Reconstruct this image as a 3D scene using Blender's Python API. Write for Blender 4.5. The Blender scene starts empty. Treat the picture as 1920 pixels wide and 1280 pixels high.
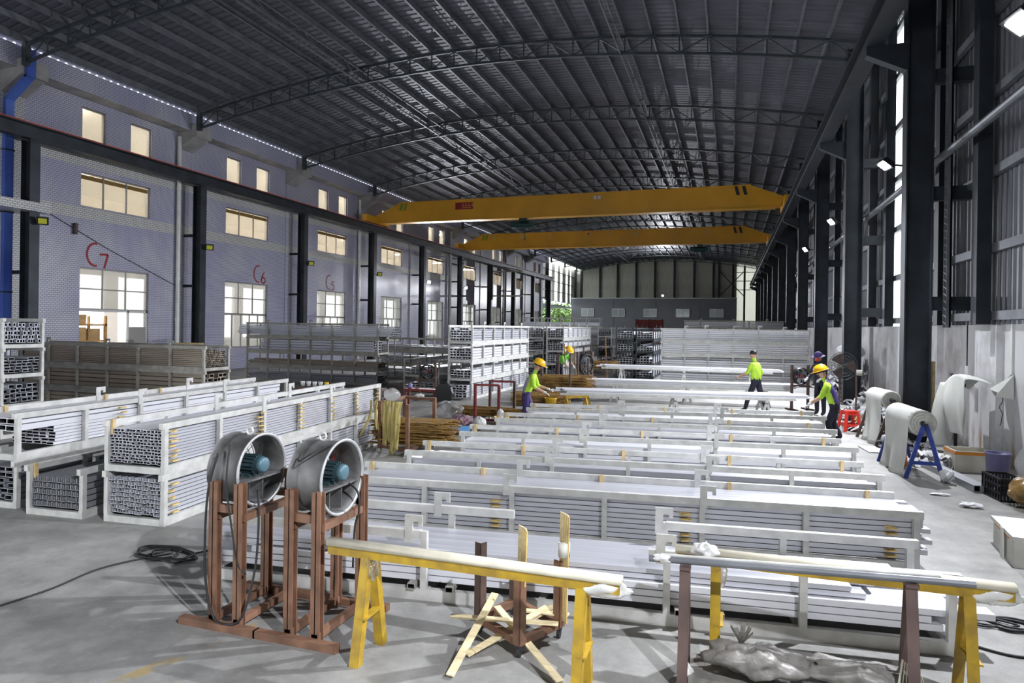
import bpy, math, random
from mathutils import Vector, Matrix

# ------------------------------------------------------------------ camera, sky, lights, exposure
S = bpy.context.scene
COL = S.collection
PI = math.pi
R = math.radians
CAM_H = 2.3
YAW, ROLL, FPX, PPY = 0.321, 0.0142, 1227.5, 611.75

cam = bpy.data.cameras.new('camera')
cam.sensor_fit = 'HORIZONTAL'
cam.sensor_width = 36.0
cam.lens = FPX / 1920 * 36.0
cam.shift_y = -(640 - PPY) / 1920
cam.clip_end = 400
camo = bpy.data.objects.new('camera', cam)
COL.objects.link(camo)
F = Vector((-math.sin(YAW), math.cos(YAW), 0))
Rt = Vector((math.cos(YAW), math.sin(YAW), 0))
Up = Vector((0, 0, 1))
R2 = Rt * math.cos(ROLL) + Up * math.sin(ROLL)
U2 = Up * math.cos(ROLL) - Rt * math.sin(ROLL)
camo.matrix_world = Matrix(((R2.x, U2.x, -F.x, 0), (R2.y, U2.y, -F.y, 0), (R2.z, U2.z, -F.z, CAM_H), (0, 0, 0, 1)))
S.camera = camo

world = bpy.data.worlds.new('overcast_sky')
S.world = world
world.use_nodes = True
wb = world.node_tree.nodes['Background']
wb.inputs[0].default_value = (0.93, 0.97, 1.0, 1)
wb.inputs[1].default_value = 3.0

S.view_settings.view_transform = 'Standard'
S.view_settings.look = 'None'
S.view_settings.gamma = 1.0
S.view_settings.use_curve_mapping = False
S.view_settings.exposure = 1.08
S.cycles.max_bounces = 7
S.cycles.diffuse_bounces = 4
S.cycles.glossy_bounces = 3
S.cycles.transmission_bounces = 4
S.cycles.transparent_max_bounces = 8
S.cycles.sample_clamp_indirect = 4.0
S.cycles.caustics_reflective = False
S.cycles.caustics_refractive = False
FLOOD_W = 5000.0          # strength of the column floodlights
FLOOD_COL = (0.92, 0.94, 1.0)

# ------------------------------------------------------------------ mesh helpers
rnd = random.Random(7)

class MB:
    """collects shapes; build() links them as ONE mesh object"""
    def __init__(s):
        s.v = []; s.f = []; s.m = []; s.mi = 0; s.sm = []; s.smooth = False
    def add(s, vs, fs):
        o = len(s.v)
        s.v += [tuple(v) for v in vs]
        for f in fs:
            s.f.append(tuple(i + o for i in f)); s.m.append(s.mi); s.sm.append(s.smooth)
        return s
    def box(s, x0, x1, y0, y1, z0, z1):
        if x0 > x1: x0, x1 = x1, x0
        if y0 > y1: y0, y1 = y1, y0
        if z0 > z1: z0, z1 = z1, z0
        return s.add([(x0,y0,z0),(x1,y0,z0),(x1,y1,z0),(x0,y1,z0),(x0,y0,z1),(x1,y0,z1),(x1,y1,z1),(x0,y1,z1)],
                     [(3,2,1,0),(4,5,6,7),(0,1,5,4),(1,2,6,5),(2,3,7,6),(3,0,4,7)])
    def bar(s, a, b, w, h=None, up=(0,0,1)):
        """rectangular bar from a to b, w across, h along up"""
        h = w if h is None else h
        a = Vector(a); b = Vector(b); d = (b - a)
        if d.length < 1e-6: return s
        d.normalize(); u = Vector(up)
        if abs(d.dot(u)) > .98: u = Vector((1,0,0)) if abs(d.x) < .9 else Vector((0,1,0))
        n = d.cross(u).normalized(); u = n.cross(d).normalized()
        n *= w/2; u *= h/2
        vs = [a-n-u, a+n-u, a+n+u, a-n+u, b-n-u, b+n-u, b+n+u, b-n+u]
        return s.add(vs, [(0,1,2,3),(7,6,5,4),(0,4,5,1),(1,5,6,2),(2,6,7,3),(3,7,4,0)])
    def tube(s, pts, r, n=8, caps=True, closed=False):
        pts = [Vector(p) for p in pts]; N = len(pts)
        rs = r if isinstance(r, (list, tuple)) else [r]*N
        vs = []; prev = None
        for i, p in enumerate(pts):
            if closed: d = pts[(i+1) % N] - pts[i-1]
            else: d = pts[min(i+1, N-1)] - pts[max(i-1, 0)]
            if d.length < 1e-9: d = Vector((0,0,1))
            d.normalize()
            if prev is None:
                u = Vector((0,0,1)) if abs(d.z) < .9 else Vector((1,0,0))
                u = (u - d*u.dot(d)).normalized()
            else:
                u = prev - d*prev.dot(d)
                u = u.normalized() if u.length > 1e-6 else Vector((1,0,0))
            prev = u; w = d.cross(u)
            for k in range(n):
                a = 2*PI*k/n
                vs.append(p + (u*math.cos(a) + w*math.sin(a))*rs[i])
        fs = []
        for i in range(N if closed else N-1):
            j = (i+1) % N
            for k in range(n):
                l = (k+1) % n
                fs.append((i*n+k, i*n+l, j*n+l, j*n+k))
        if caps and not closed:
            fs.append(tuple(reversed(range(n)))); fs.append(tuple((N-1)*n+k for k in range(n)))
        return s.add(vs, fs)
    def cyl(s, a, b, r, n=16, r2=None):
        return s.tube([a, b], [r, r if r2 is None else r2], n)
    def lathe(s, prof, n=24, M=None, caps=False):
        """prof: (radius, height) pairs about local z; M a 4x4"""
        vs = []
        for (r, z) in prof:
            for k in range(n):
                a = 2*PI*k/n
                p = Vector((r*math.cos(a), r*math.sin(a), z))
                vs.append(M @ p if M else p)
        fs = []
        for i in range(len(prof)-1):
            for k in range(n):
                l = (k+1) % n
                fs.append((i*n+k, i*n+l, (i+1)*n+l, (i+1)*n+k))
        if caps:
            fs.append(tuple(reversed(range(n)))); fs.append(tuple((len(prof)-1)*n+k for k in range(n)))
        return s.add(vs, fs)
    def prism(s, poly, a, b, axis='x'):
        """poly in the plane across axis, from a to b"""
        n = len(poly)
        def P(p, t):
            return {'x': (t, p[0], p[1]), 'y': (p[0], t, p[1]), 'z': (p[0], p[1], t)}[axis]
        vs = [P(p, a) for p in poly] + [P(p, b) for p in poly]
        fs = [tuple(range(n)), tuple(reversed(range(n, 2*n)))]
        fs += [(i, i+n, (i+1) % n + n, (i+1) % n) for i in range(n)]
        return s.add(vs, fs)
    def grid(s, fn, nu, nv, closed_u=False):
        vs = [fn(i/(nu if closed_u else nu-1), j/(nv-1)) for j in range(nv) for i in range(nu)]
        fs = []
        for j in range(nv-1):
            for i in range(nu if closed_u else nu-1):
                k = (i+1) % nu
                fs.append((j*nu+i, j*nu+k, (j+1)*nu+k, (j+1)*nu+i))
        return s.add(vs, fs)
    def xf(s, M, start=0):
        for i in range(start, len(s.v)):
            s.v[i] = tuple(M @ Vector(s.v[i]))
        return s
    def mesh(s, name, mats):
        me = bpy.data.meshes.new(name)
        me.from_pydata(s.v, [], s.f)
        mats = mats if isinstance(mats, (list, tuple)) else [mats]
        for m in mats: me.materials.append(m)
        if len(mats) > 1: me.polygons.foreach_set('material_index', s.m)
        me.polygons.foreach_set('use_smooth', s.sm)
        me.update()
        return me
    def build(s, name, mats, parent=None, **kw):
        return obj(name, s.mesh(name, mats), parent, **kw)

def obj(name, me, parent=None, loc=None, rz=None, label=None, cat=None, group=None, kind=None):
    o = bpy.data.objects.new(name, me)
    COL.objects.link(o)
    if parent is not None: o.parent = parent
    if loc is not None: o.location = loc
    if rz is not None: o.rotation_euler = (0, 0, rz)
    return tag(o, label, cat, group, kind)

def tag(o, label=None, cat=None, group=None, kind=None):
    if label: o['label'] = label
    if cat: o['category'] = cat
    if group: o['group'] = group
    if kind: o['kind'] = kind
    return o

def thing(name, label, cat, loc=(0,0,0), rz=0, group=None, kind=None):
    return obj(name, None, None, loc, rz, label, cat, group, kind)

def copy_tree(o, parent=None):
    c = o.copy(); COL.objects.link(c); c.parent = parent
    for ch in list(o.children): copy_tree(ch, c)
    return c

def B(x0,x1,y0,y1,z0,z1): return MB().box(x0,x1,y0,y1,z0,z1)

# ------------------------------------------------------------------ materials
def new_mat(name):
    m = bpy.data.materials.new(name); m.use_nodes = True
    nt = m.node_tree; b = nt.nodes['Principled BSDF']
    return m, nt, b

def mat(name, col, rough=.5, metal=0., var=.0, scale=4., col2=None, bump=0., stretch=None, detail=4, spec=None, emit=None, estr=0., dist=.01):
    m, nt, b = new_mat(name); N = nt.nodes; L = nt.links
    b.inputs['Base Color'].default_value = (*col, 1)
    b.inputs['Roughness'].default_value = rough
    b.inputs['Metallic'].default_value = metal
    if spec is not None: b.inputs['Specular IOR Level'].default_value = spec
    if emit:
        b.inputs['Emission Color'].default_value = (*emit, 1); b.inputs['Emission Strength'].default_value = estr
    if var or bump or col2:
        tc = N.new('ShaderNodeTexCoord'); mp = N.new('ShaderNodeMapping')
        if stretch: mp.inputs['Scale'].default_value = stretch
        nz = N.new('ShaderNodeTexNoise'); nz.inputs['Scale'].default_value = scale; nz.inputs['Detail'].default_value = detail
        L.new(tc.outputs['Object'], mp.inputs[0]); L.new(mp.outputs[0], nz.inputs['Vector'])
        if var or col2:
            cr = N.new('ShaderNodeValToRGB')
            c2 = col2 if col2 else tuple(max(0, c*(1-var)) for c in col)
            c1 = col if col2 else tuple(min(1, c*(1+var)) for c in col)
            cr.color_ramp.elements[0].position = .35; cr.color_ramp.elements[1].position = .65
            cr.color_ramp.elements[0].color = (*c2, 1); cr.color_ramp.elements[1].color = (*c1, 1)
            L.new(nz.outputs['Fac'], cr.inputs[0]); L.new(cr.outputs[0], b.inputs['Base Color'])
        if bump:
            bp = N.new('ShaderNodeBump'); bp.inputs['Strength'].default_value = bump; bp.inputs['Distance'].default_value = dist
            L.new(nz.outputs['Fac'], bp.inputs['Height']); L.new(bp.outputs[0], b.inputs['Normal'])
    return m

M = {}
M['alu'] = mat('aluminium_silver', (.63,.64,.70), .36, .45, var=.10, scale=1.2, stretch=(.3,6,6))
M['alu_white'] = mat('aluminium_white_film', (.74,.75,.80), .42, .15, var=.06, scale=1.5, stretch=(.3,5,5))
M['alu_dark'] = mat('aluminium_dull', (.40,.41,.44), .45, .6, var=.15, scale=1.2, stretch=(.3,6,6))
M['alu_bronze'] = mat('aluminium_champagne', (.42,.36,.29), .45, .45, var=.18, scale=1.0, stretch=(.3,8,8))
M['alu_inside_shade'] = mat('profile_inside_shade', (.035,.038,.05), .6, .3)  # near-black stands in for the shade inside hollow profiles
M['galv'] = mat('galvanised_frame', (.60,.60,.58), .55, .25, var=.14, scale=6)
M['galv_old'] = mat('galvanised_frame_dull', (.42,.41,.37), .6, .25, var=.2, scale=5)
M['timber'] = mat('timber_spacer', (.62,.47,.24), .75, 0, var=.2, scale=9)
M['timber_yellow'] = mat('timber_strip', (.70,.52,.20), .75, 0, var=.3, scale=7)
M['pine'] = mat('pine_slat', (.80,.68,.42), .7, 0, var=.15, scale=5, stretch=(1,6,6))
M['stick'] = mat('bamboo_stick', (.16,.09,.025), .75, 0, col2=(.40,.24,.065), scale=5)
M['stick2'] = mat('bamboo_stick_pale', (.42,.26,.07), .75, 0, col2=(.26,.15,.04), scale=5)
M['primer'] = mat('red_oxide_steel', (.20,.105,.065), .62, .1, var=.3, scale=5)
M['primer_dark'] = mat('brown_steel_dark', (.10,.065,.055), .6, .2, var=.3, scale=5)
M['mauve'] = mat('brown_paint_faded', (.12,.08,.072), .6, .1, var=.2, scale=5)
M['yellow'] = mat('yellow_paint_worn', (.48,.31,.018), .5, 0, col2=(.30,.19,.025), scale=9, detail=8)
M['crane'] = mat('crane_yellow', (.72,.36,.02), .42, 0, var=.08, scale=.6)
M['crane_dark'] = mat('hoist_green', (.01,.05,.045), .5, .2)
M['steel'] = mat('dark_steel', (.030,.036,.046), .5, .35, var=.25, scale=2)
M['steel_mid'] = mat('truss_steel', (.060,.072,.080), .5, .35, var=.2, scale=3)
M['purlin'] = mat('purlin_galvanised', (.20,.21,.235), .5, .5, var=.2, scale=2)
M['pipe_grey'] = mat('galvanised_pipe', (.20,.21,.23), .45, .5, var=.15, scale=3)
M['black'] = mat('black_plastic', (.012,.012,.014), .45)
M['cable'] = mat('black_cable', (.015,.016,.018), .6)
M['white_plastic'] = mat('white_pvc', (.78,.78,.75), .4, 0, var=.08, scale=2)
M['red'] = mat('red_plastic', (.72,.035,.02), .35)
M['red_paint'] = mat('red_paint', (.36,.02,.025), .6)
M['dark_red'] = mat('dark_red_steel', (.20,.03,.03), .6, 0, var=.3, scale=6)
M['bucket_yellow'] = mat('yellow_plastic', (.80,.52,.02), .4)
M['blue_steel'] = mat('blue_paint', (.03,.06,.30), .5, .1, var=.3, scale=6)
M['blue_pipe'] = mat('blue_downpipe', (.10,.20,.62), .4, 0, col2=(.04,.08,.38), scale=.6, stretch=(1,1,.6))
M['motor'] = mat('motor_teal', (.035,.07,.08), .5, .3, var=.2, scale=8)
M['motor_cap'] = mat('motor_cap_blue', (.075,.15,.19), .45, .1)
M['drum'] = mat('fan_drum_galvanised', (.085,.085,.082), .55, .3, col2=(.24,.24,.245), scale=3.5)
M['drum_rim'] = mat('fan_rim', (.40,.41,.42), .45, .4, var=.2, scale=6)
M['cloth'] = mat('white_cloth', (.66,.67,.63), .9, 0, var=.05, scale=3, bump=.12)
M['cloth_side'] = mat('cloth_roll_end', (.52,.52,.47), .9, 0, var=.15, scale=14)
M['film'] = mat('clear_film', (.70,.70,.68), .25, 0, var=.1, scale=9, bump=.6)
M['bag_grey'] = mat('grey_plastic_bag', (.20,.19,.175), .42, 0, var=.25, scale=14, bump=1.0)
M['foam'] = mat('styrofoam', (.74,.73,.68), .8, 0, var=.08, scale=6)
M['foam_dirty'] = mat('styrofoam_dirty', (.70,.69,.62), .8, 0, col2=(.50,.46,.36), scale=3)
M['tape'] = mat('orange_tape', (.72,.26,.03), .5)
M['purple_bucket'] = mat('purple_bucket', (.20,.19,.36), .4)
M['padding'] = mat('foam_padding', (.66,.62,.50), .85, 0, var=.08, scale=8)
M['ribbon'] = mat('yellow_ribbon', (.58,.48,.17), .7, 0, var=.12, scale=6)
M['scrap'] = mat('scrap_cloth', (.58,.58,.60), .85, 0, var=.25, scale=6, bump=.6)
M['scrap_dark'] = mat('scrap_dark', (.10,.10,.11), .8, 0, var=.4, scale=8)
M['pink_cloth'] = mat('patterned_rag', (.10,.03,.06), .85, 0, col2=(.52,.36,.42), scale=16)
M['sheet_blue'] = mat('light_blue_board', (.12,.32,.62), .5)
M['sheet_white'] = mat('white_board', (.72,.73,.75), .5)
M['brown_bag'] = mat('brown_film_bundle', (.26,.16,.05), .3, 0, var=.4, scale=8, bump=.6)
M['skin'] = mat('skin', (.52,.31,.21), .55)
M['hair'] = mat('black_hair', (.012,.010,.010), .6)
M['lime'] = mat('lime_shirt', (.45,.72,.05), .75, 0, var=.08, scale=9)
M['green_shirt'] = mat('green_shirt', (.13,.42,.04), .75, 0, var=.1, scale=9)
M['navy'] = mat('navy_cloth', (.018,.018,.035), .8, 0, var=.2, scale=9)
M['purple_cloth'] = mat('purple_cloth', (.055,.035,.16), .75)
M['grey_cloth'] = mat('grey_cloth', (.30,.31,.35), .8)
M['glove'] = mat('white_glove', (.66,.66,.66), .85)
M['helmet'] = mat('yellow_helmet', (.86,.50,.015), .3)
M['eye'] = mat('eye', (.02,.015,.012), .3)
M['lip'] = mat('lip', (.34,.13,.11), .5)
M['rubber'] = mat('rubber', (.02,.02,.02), .8)
M['castor'] = mat('castor_white', (.55,.53,.45), .5)
M['cream'] = mat('room_cream', (.76,.72,.65), .85, 0, var=.05, scale=.7)
M['room_white'] = mat('room_white', (.80,.80,.78), .85)
M['peach'] = mat('peach_wall', (.62,.45,.34), .85)
M['frame_alu'] = mat('window_frame_alu', (.33,.32,.31), .5, .4)
M['frame_white'] = mat('window_frame_white', (.70,.70,.70), .5)
M['office'] = mat('office_panel_grey', (.15,.155,.175), .6, 0, var=.08, scale=.4)
M['leaf'] = mat('tree_leaf', (.07,.14,.03), .6, 0, col2=(.14,.22,.05), scale=2)
M['bark'] = mat('bark', (.10,.07,.05), .9)
M['grass'] = mat('outside_ground', (.14,.15,.11), .9)
M['carton'] = mat('carton_tan', (.46,.30,.12), .8, 0, var=.15, scale=3)
M['rack_wood'] = mat('orange_rack', (.42,.25,.08), .7, 0, var=.15, scale=3)
M['lens_off'] = mat('lamp_lens_yellow', (.60,.62,.06), .35)
M['lens_on'] = mat('lamp_lens_lit', (1,1,1), .4, emit=(.95,.97,1.), estr=110.)
M['tube_on'] = mat('tube_lamp', (1,1,1), .4, emit=(1,.93,.83), estr=150.)

def brushed(name, col, metal, rough):
    return mat(name, col, rough, metal, var=.1, scale=1.2, stretch=(.3,6,6))

def glass_mat(name, tint, milk, milkcol, rough=.08):
    m = bpy.data.materials.new(name); m.use_nodes = True
    nt = m.node_tree; N = nt.nodes; L = nt.links; N.clear()
    out = N.new('ShaderNodeOutputMaterial'); tr = N.new('ShaderNodeBsdfTransparent'); tr.inputs[0].default_value = (*tint, 1)
    tl = N.new('ShaderNodeBsdfTranslucent'); tl.inputs[0].default_value = (*milkcol, 1)
    gl = N.new('ShaderNodeBsdfGlossy'); gl.inputs['Roughness'].default_value = rough
    a = N.new('ShaderNodeMixShader'); a.inputs[0].default_value = milk
    c = N.new('ShaderNodeMixShader'); c.inputs[0].default_value = .06
    L.new(tr.outputs[0], a.inputs[1]); L.new(tl.outputs[0], a.inputs[2])
    L.new(a.outputs[0], c.inputs[1]); L.new(gl.outputs[0], c.inputs[2]); L.new(c.outputs[0], out.inputs[0])
    return m
M['glass'] = glass_mat('window_glass', (.56,.56,.55), .35, (.60,.595,.57))
M['glass_dirty'] = glass_mat('window_glass_dusty', (.90,.88,.83), .25, (.84,.80,.72))
M['glass_clear'] = glass_mat('clear_glass', (.9,.92,.92), .1, (.8,.8,.8))
M['fiber'] = glass_mat('translucent_sheet', (.35,.36,.34), .85, (.92,.92,.86), .3)
M['fiber_dim'] = glass_mat('translucent_sheet_dull', (.05,.05,.05), .9, (.20,.20,.17), .3)
M['poly'] = glass_mat('clear_polythene', (.82,.83,.84), .55, (.8,.8,.8), .25)

def wall_tile():
    m, nt, b = new_mat('lilac_mosaic_tile'); N = nt.nodes; L = nt.links
    g = N.new('ShaderNodeNewGeometry'); sp = N.new('ShaderNodeSeparateXYZ'); cb = N.new('ShaderNodeCombineXYZ')
    ax = N.new('ShaderNodeMath'); ax.operation = 'ADD'
    L.new(g.outputs['Position'], sp.inputs[0]); L.new(sp.outputs[0], ax.inputs[0]); L.new(sp.outputs[1], ax.inputs[1])
    L.new(ax.outputs[0], cb.inputs[0]); L.new(sp.outputs[2], cb.inputs[1])
    bt = N.new('ShaderNodeTexBrick'); bt.inputs['Scale'].default_value = 1; bt.inputs['Brick Width'].default_value = .155
    bt.inputs['Row Height'].default_value = .075; bt.inputs['Mortar Size'].default_value = .011; bt.inputs['Mortar Smooth'].default_value = .3
    bt.inputs['Mortar'].default_value = (.22,.22,.28,1)
    L.new(cb.outputs[0], bt.inputs['Vector'])
    # bands of cream tiles at two heights, lilac elsewhere
    def band(z0, z1):
        a = N.new('ShaderNodeMath'); a.operation = 'GREATER_THAN'; a.inputs[1].default_value = z0
        c = N.new('ShaderNodeMath'); c.operation = 'LESS_THAN'; c.inputs[1].default_value = z1
        d = N.new('ShaderNodeMath'); d.operation = 'MULTIPLY'
        L.new(sp.outputs[2], a.inputs[0]); L.new(sp.outputs[2], c.inputs[0]); L.new(a.outputs[0], d.inputs[0]); L.new(c.outputs[0], d.inputs[1])
        return d
    b1 = band(8.15, 8.68); b2 = band(6.18, 6.6)
    mx = N.new('ShaderNodeMath'); mx.operation = 'MAXIMUM'; L.new(b1.outputs[0], mx.inputs[0]); L.new(b2.outputs[0], mx.inputs[1])
    nz = N.new('ShaderNodeTexNoise'); nz.inputs['Scale'].default_value = .55; nz.inputs['Detail'].default_value = 6
    L.new(g.outputs['Position'], nz.inputs['Vector'])
    c1 = N.new('ShaderNodeMix'); c1.data_type = 'RGBA'; c1.inputs['A'].default_value = (.50,.50,.68,1); c1.inputs['B'].default_value = (.64,.64,.74,1)
    st = N.new('ShaderNodeMapRange'); st.inputs['From Min'].default_value = .40; st.inputs['From Max'].default_value = .66
    L.new(nz.outputs['Fac'], st.inputs['Value']); L.new(st.outputs[0], c1.inputs['Factor'])
    c2 = N.new('ShaderNodeMix'); c2.data_type = 'RGBA'; c2.inputs['B'].default_value = (.72,.72,.68,1)
    L.new(c1.outputs['Result'], c2.inputs['A']); L.new(mx.outputs[0], c2.inputs['Factor'])
    L.new(c2.outputs['Result'], bt.inputs['Color1']); L.new(c2.outputs['Result'], bt.inputs['Color2'])
    L.new(bt.outputs['Color'], b.inputs['Base Color'])
    b.inputs['Roughness'].default_value = .32
    bp = N.new('ShaderNodeBump'); bp.inputs['Strength'].default_value = .35; bp.inputs['Distance'].default_value = .006; bp.invert = True
    L.new(bt.outputs['Fac'], bp.inputs['Height']); L.new(bp.outputs[0], b.inputs['Normal'])
    return m
M['tile'] = wall_tile()
M['tile_white'] = M['tile'].copy(); M['tile_white'].name = 'white_mosaic_tile'
for n in M['tile_white'].node_tree.nodes:
    if n.type == 'MIX' and tuple(round(x, 2) for x in n.inputs['A'].default_value)[:3] == (.50,.50,.68):
        n.inputs['A'].default_value = (.60,.60,.60,1); n.inputs['B'].default_value = (.72,.72,.69,1)
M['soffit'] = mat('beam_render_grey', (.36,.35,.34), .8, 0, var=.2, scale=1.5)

def floor_mat():
    m, nt, b = new_mat('concrete_floor'); N = nt.nodes; L = nt.links
    g = N.new('ShaderNodeNewGeometry')
    def noise(sc, det, ro=.6):
        n = N.new('ShaderNodeTexNoise'); n.inputs['Scale'].default_value = sc; n.inputs['Detail'].default_value = det; n.inputs['Roughness'].default_value = ro
        L.new(g.outputs['Position'], n.inputs['Vector']); return n
    n1 = noise(.35, 6); n2 = noise(2.6, 8, .7); n3 = noise(34, 6)
    r1 = N.new('ShaderNodeValToRGB'); r1.color_ramp.elements[0].position = .3; r1.color_ramp.elements[1].position = .72
    r1.color_ramp.elements[0].color = (.19,.19,.185,1); r1.color_ramp.elements[1].color = (.47,.465,.44,1)
    L.new(n1.outputs['Fac'], r1.inputs[0])
    r2 = N.new('ShaderNodeValToRGB'); r2.color_ramp.elements[0].position = .34; r2.color_ramp.elements[1].position = .62
    r2.color_ramp.elements[0].color = (.55,.55,.55,1); r2.color_ramp.elements[1].color = (1,1,1,1)
    L.new(n2.outputs['Fac'], r2.inputs[0])
    mu = N.new('ShaderNodeMix'); mu.data_type = 'RGBA'; mu.blend_type = 'MULTIPLY'; mu.inputs['Factor'].default_value = .85
    L.new(r1.outputs[0], mu.inputs['A']); L.new(r2.outputs[0], mu.inputs['B'])
    # pale scuffs
    r3 = N.new('ShaderNodeValToRGB'); r3.color_ramp.elements[0].position = .60; r3.color_ramp.elements[1].position = .75
    L.new(n3.outputs['Fac'], r3.inputs[0])
    m2 = N.new('ShaderNodeMix'); m2.data_type = 'RGBA'; m2.inputs['B'].default_value = (.46,.46,.45,1)
    fm = N.new('ShaderNodeMath'); fm.operation = 'MULTIPLY'; fm.inputs[1].default_value = .55
    L.new(r3.outputs[0], fm.inputs[0]); L.new(fm.outputs[0], m2.inputs['Factor']); L.new(mu.outputs['Result'], m2.inputs['A'])
    L.new(m2.outputs['Result'], b.inputs['Base Color'])
    rr = N.new('ShaderNodeMapRange'); rr.inputs['To Min'].default_value = .38; rr.inputs['To Max'].default_value = .72
    L.new(n2.outputs['Fac'], rr.inputs['Value']); L.new(rr.outputs[0], b.inputs['Roughness'])
    bp = N.new('ShaderNodeBump'); bp.inputs['Strength'].default_value = .12; bp.inputs['Distance'].default_value = .01
    L.new(n2.outputs['Fac'], bp.inputs['Height']); L.new(bp.outputs[0], b.inputs['Normal'])
    return m
M['floor'] = floor_mat()

def plinth_mat():
    m, nt, b = new_mat('concrete_wall_stained'); N = nt.nodes; L = nt.links
    g = N.new('ShaderNodeNewGeometry'); mp = N.new('ShaderNodeMapping'); mp.inputs['Scale'].default_value = (1.0,.9,.75)
    L.new(g.outputs['Position'], mp.inputs[0])
    n = N.new('ShaderNodeTexNoise'); n.inputs['Scale'].default_value = 1.1; n.inputs['Detail'].default_value = 9; n.inputs['Roughness'].default_value = .65
    L.new(mp.outputs[0], n.inputs['Vector'])
    r = N.new('ShaderNodeValToRGB'); e = r.color_ramp.elements
    e[0].position = .28; e[0].color = (.42,.41,.40,1); e[1].position = .52; e[1].color = (.80,.80,.82,1)
    L.new(n.outputs['Fac'], r.inputs[0])
    # rust streaks low down
    sp = N.new('ShaderNodeSeparateXYZ'); L.new(g.outputs['Position'], sp.inputs[0])
    mr = N.new('ShaderNodeMapRange'); mr.inputs['From Min'].default_value = 1.0; mr.inputs['From Max'].default_value = .2; L.new(sp.outputs[2], mr.inputs['Value'])
    n2 = N.new('ShaderNodeTexNoise'); n2.inputs['Scale'].default_value = 2.2; n2.inputs['Detail'].default_value = 5
    mp2 = N.new('ShaderNodeMapping'); mp2.inputs['Scale'].default_value = (1,1.4,.35); L.new(g.outputs['Position'], mp2.inputs[0]); L.new(mp2.outputs[0], n2.inputs['Vector'])
    r2 = N.new('ShaderNodeValToRGB'); r2.color_ramp.elements[0].position = .5; r2.color_ramp.elements[1].position = .68; L.new(n2.outputs['Fac'], r2.inputs[0])
    mu = N.new('ShaderNodeMath'); mu.operation = 'MULTIPLY'; L.new(mr.outputs[0], mu.inputs[0]); L.new(r2.outputs[0], mu.inputs[1])
    mx = N.new('ShaderNodeMix'); mx.data_type = 'RGBA'; mx.inputs['B'].default_value = (.34,.17,.06,1)
    L.new(mu.outputs[0], mx.inputs['Factor']); L.new(r.outputs[0], mx.inputs['A']); L.new(mx.outputs['Result'], b.inputs['Base Color'])
    b.inputs['Roughness'].default_value = .8
    bp = N.new('ShaderNodeBump'); bp.inputs['Strength'].default_value = .3; bp.inputs['Distance'].default_value = .02
    L.new(n.outputs['Fac'], bp.inputs['Height']); L.new(bp.outputs[0], b.inputs['Normal'])
    return m
M['plinth'] = plinth_mat()
M['roof'] = mat('roof_sheet_grey', (.112,.117,.142), .5, .2, var=.12, scale=.8)
M['clad'] = mat('wall_sheet_grey', (.235,.24,.265), .42, .45, var=.12, scale=.9)
M['clad_far'] = mat('end_wall_sheet', (.62,.61,.53), .5, .2, var=.06, scale=.6)
# ------------------------------------------------------------------ hall dimensions
YB = {k: 15.4 + 7.45*k for k in range(-2, 12)}     # bay lines
XL, XR = -23.4, 4.6                                  # wall faces
Y0, Y1 = -9.0, 103.0
def zt(x):                                           # top chord of the arched trusses
    return 12.75 - 1.35*abs((x + 9.2)/12.9)**1.9
def zr(x): return zt(x) + .24

# ---- floor
fl = B(-31.5, 5.2, Y0, Y1+1, -.2, 0).build('floor', M['floor'], kind='structure')
def mark_mat(name, col):
    m, nt, b = new_mat(name); N = nt.nodes; L = nt.links
    b.inputs['Base Color'].default_value = (*col, 1); b.inputs['Roughness'].default_value = .7
    g = N.new('ShaderNodeNewGeometry'); n = N.new('ShaderNodeTexNoise'); n.inputs['Scale'].default_value = 3.5; n.inputs['Detail'].default_value = 8
    L.new(g.outputs['Position'], n.inputs['Vector'])
    r = N.new('ShaderNodeValToRGB'); r.color_ramp.elements[0].position = .46; r.color_ramp.elements[1].position = .72
    r.color_ramp.elements[1].color = (.55,.55,.55,1)
    L.new(n.outputs['Fac'], r.inputs[0]); L.new(r.outputs[0], b.inputs['Alpha'])
    return m
M['mark'] = mark_mat('worn_yellow_line', (.50,.36,.12))
M['stain'] = mark_mat('oil_stain', (.05,.05,.05))
mk = MB().bar((-3.75,2.9,.002), (-3.3,4.4,.002), .10, .002); mk.build('floor_marking', M['mark'], fl)
mk = MB().bar((-3.3,3.25,.002), (-1.4,3.55,.002), .10, .002); mk.build('floor_marking', M['mark'], fl)
mk = MB().bar((2.2,5.6,.002), (3.2,5.5,.002), .08, .002); mk.build('floor_marking', M['mark'], fl)

# ---- arched roof: ribbed sheets, purlins
def roof():
    mb = MB(); NX = 32; ys = []
    y = Y0 - 1
    while y < Y1 + .5:
        ys += [(y, 0), (y+.17, 0), (y+.20, .035), (y+.25, .035), (y+.28, 0)]; y += .30
    xs = [-22.75 + (XR+.3+22.75)*i/NX for i in range(NX+1)]
    vs = [(x, yy, zr(x)+dz) for (yy, dz) in ys for x in xs]
    n = NX+1
    fs = [(j*n+i, j*n+i+1, (j+1)*n+i+1, (j+1)*n+i) for j in range(len(ys)-1) for i in range(NX)]
    mb.add(vs, fs)
    return mb.build('ceiling', M['roof'], kind='structure')
ceil = roof()
NP = 28
PX = [-22.1 + 25.9*i/NP for i in range(NP+1)]
for x in PX:
    B(x-.03, x+.03, Y0, Y1, zt(x)+.02, zt(x)+.225).build('purlin', M['purlin'], ceil)
# seams where sheets overlap
for x in (-15.8, -5.2):
    B(x-.015, x+.015, Y0, Y1, zr(x)-.02, zr(x)).build('sheet_seam', M['steel_mid'], ceil)

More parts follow.
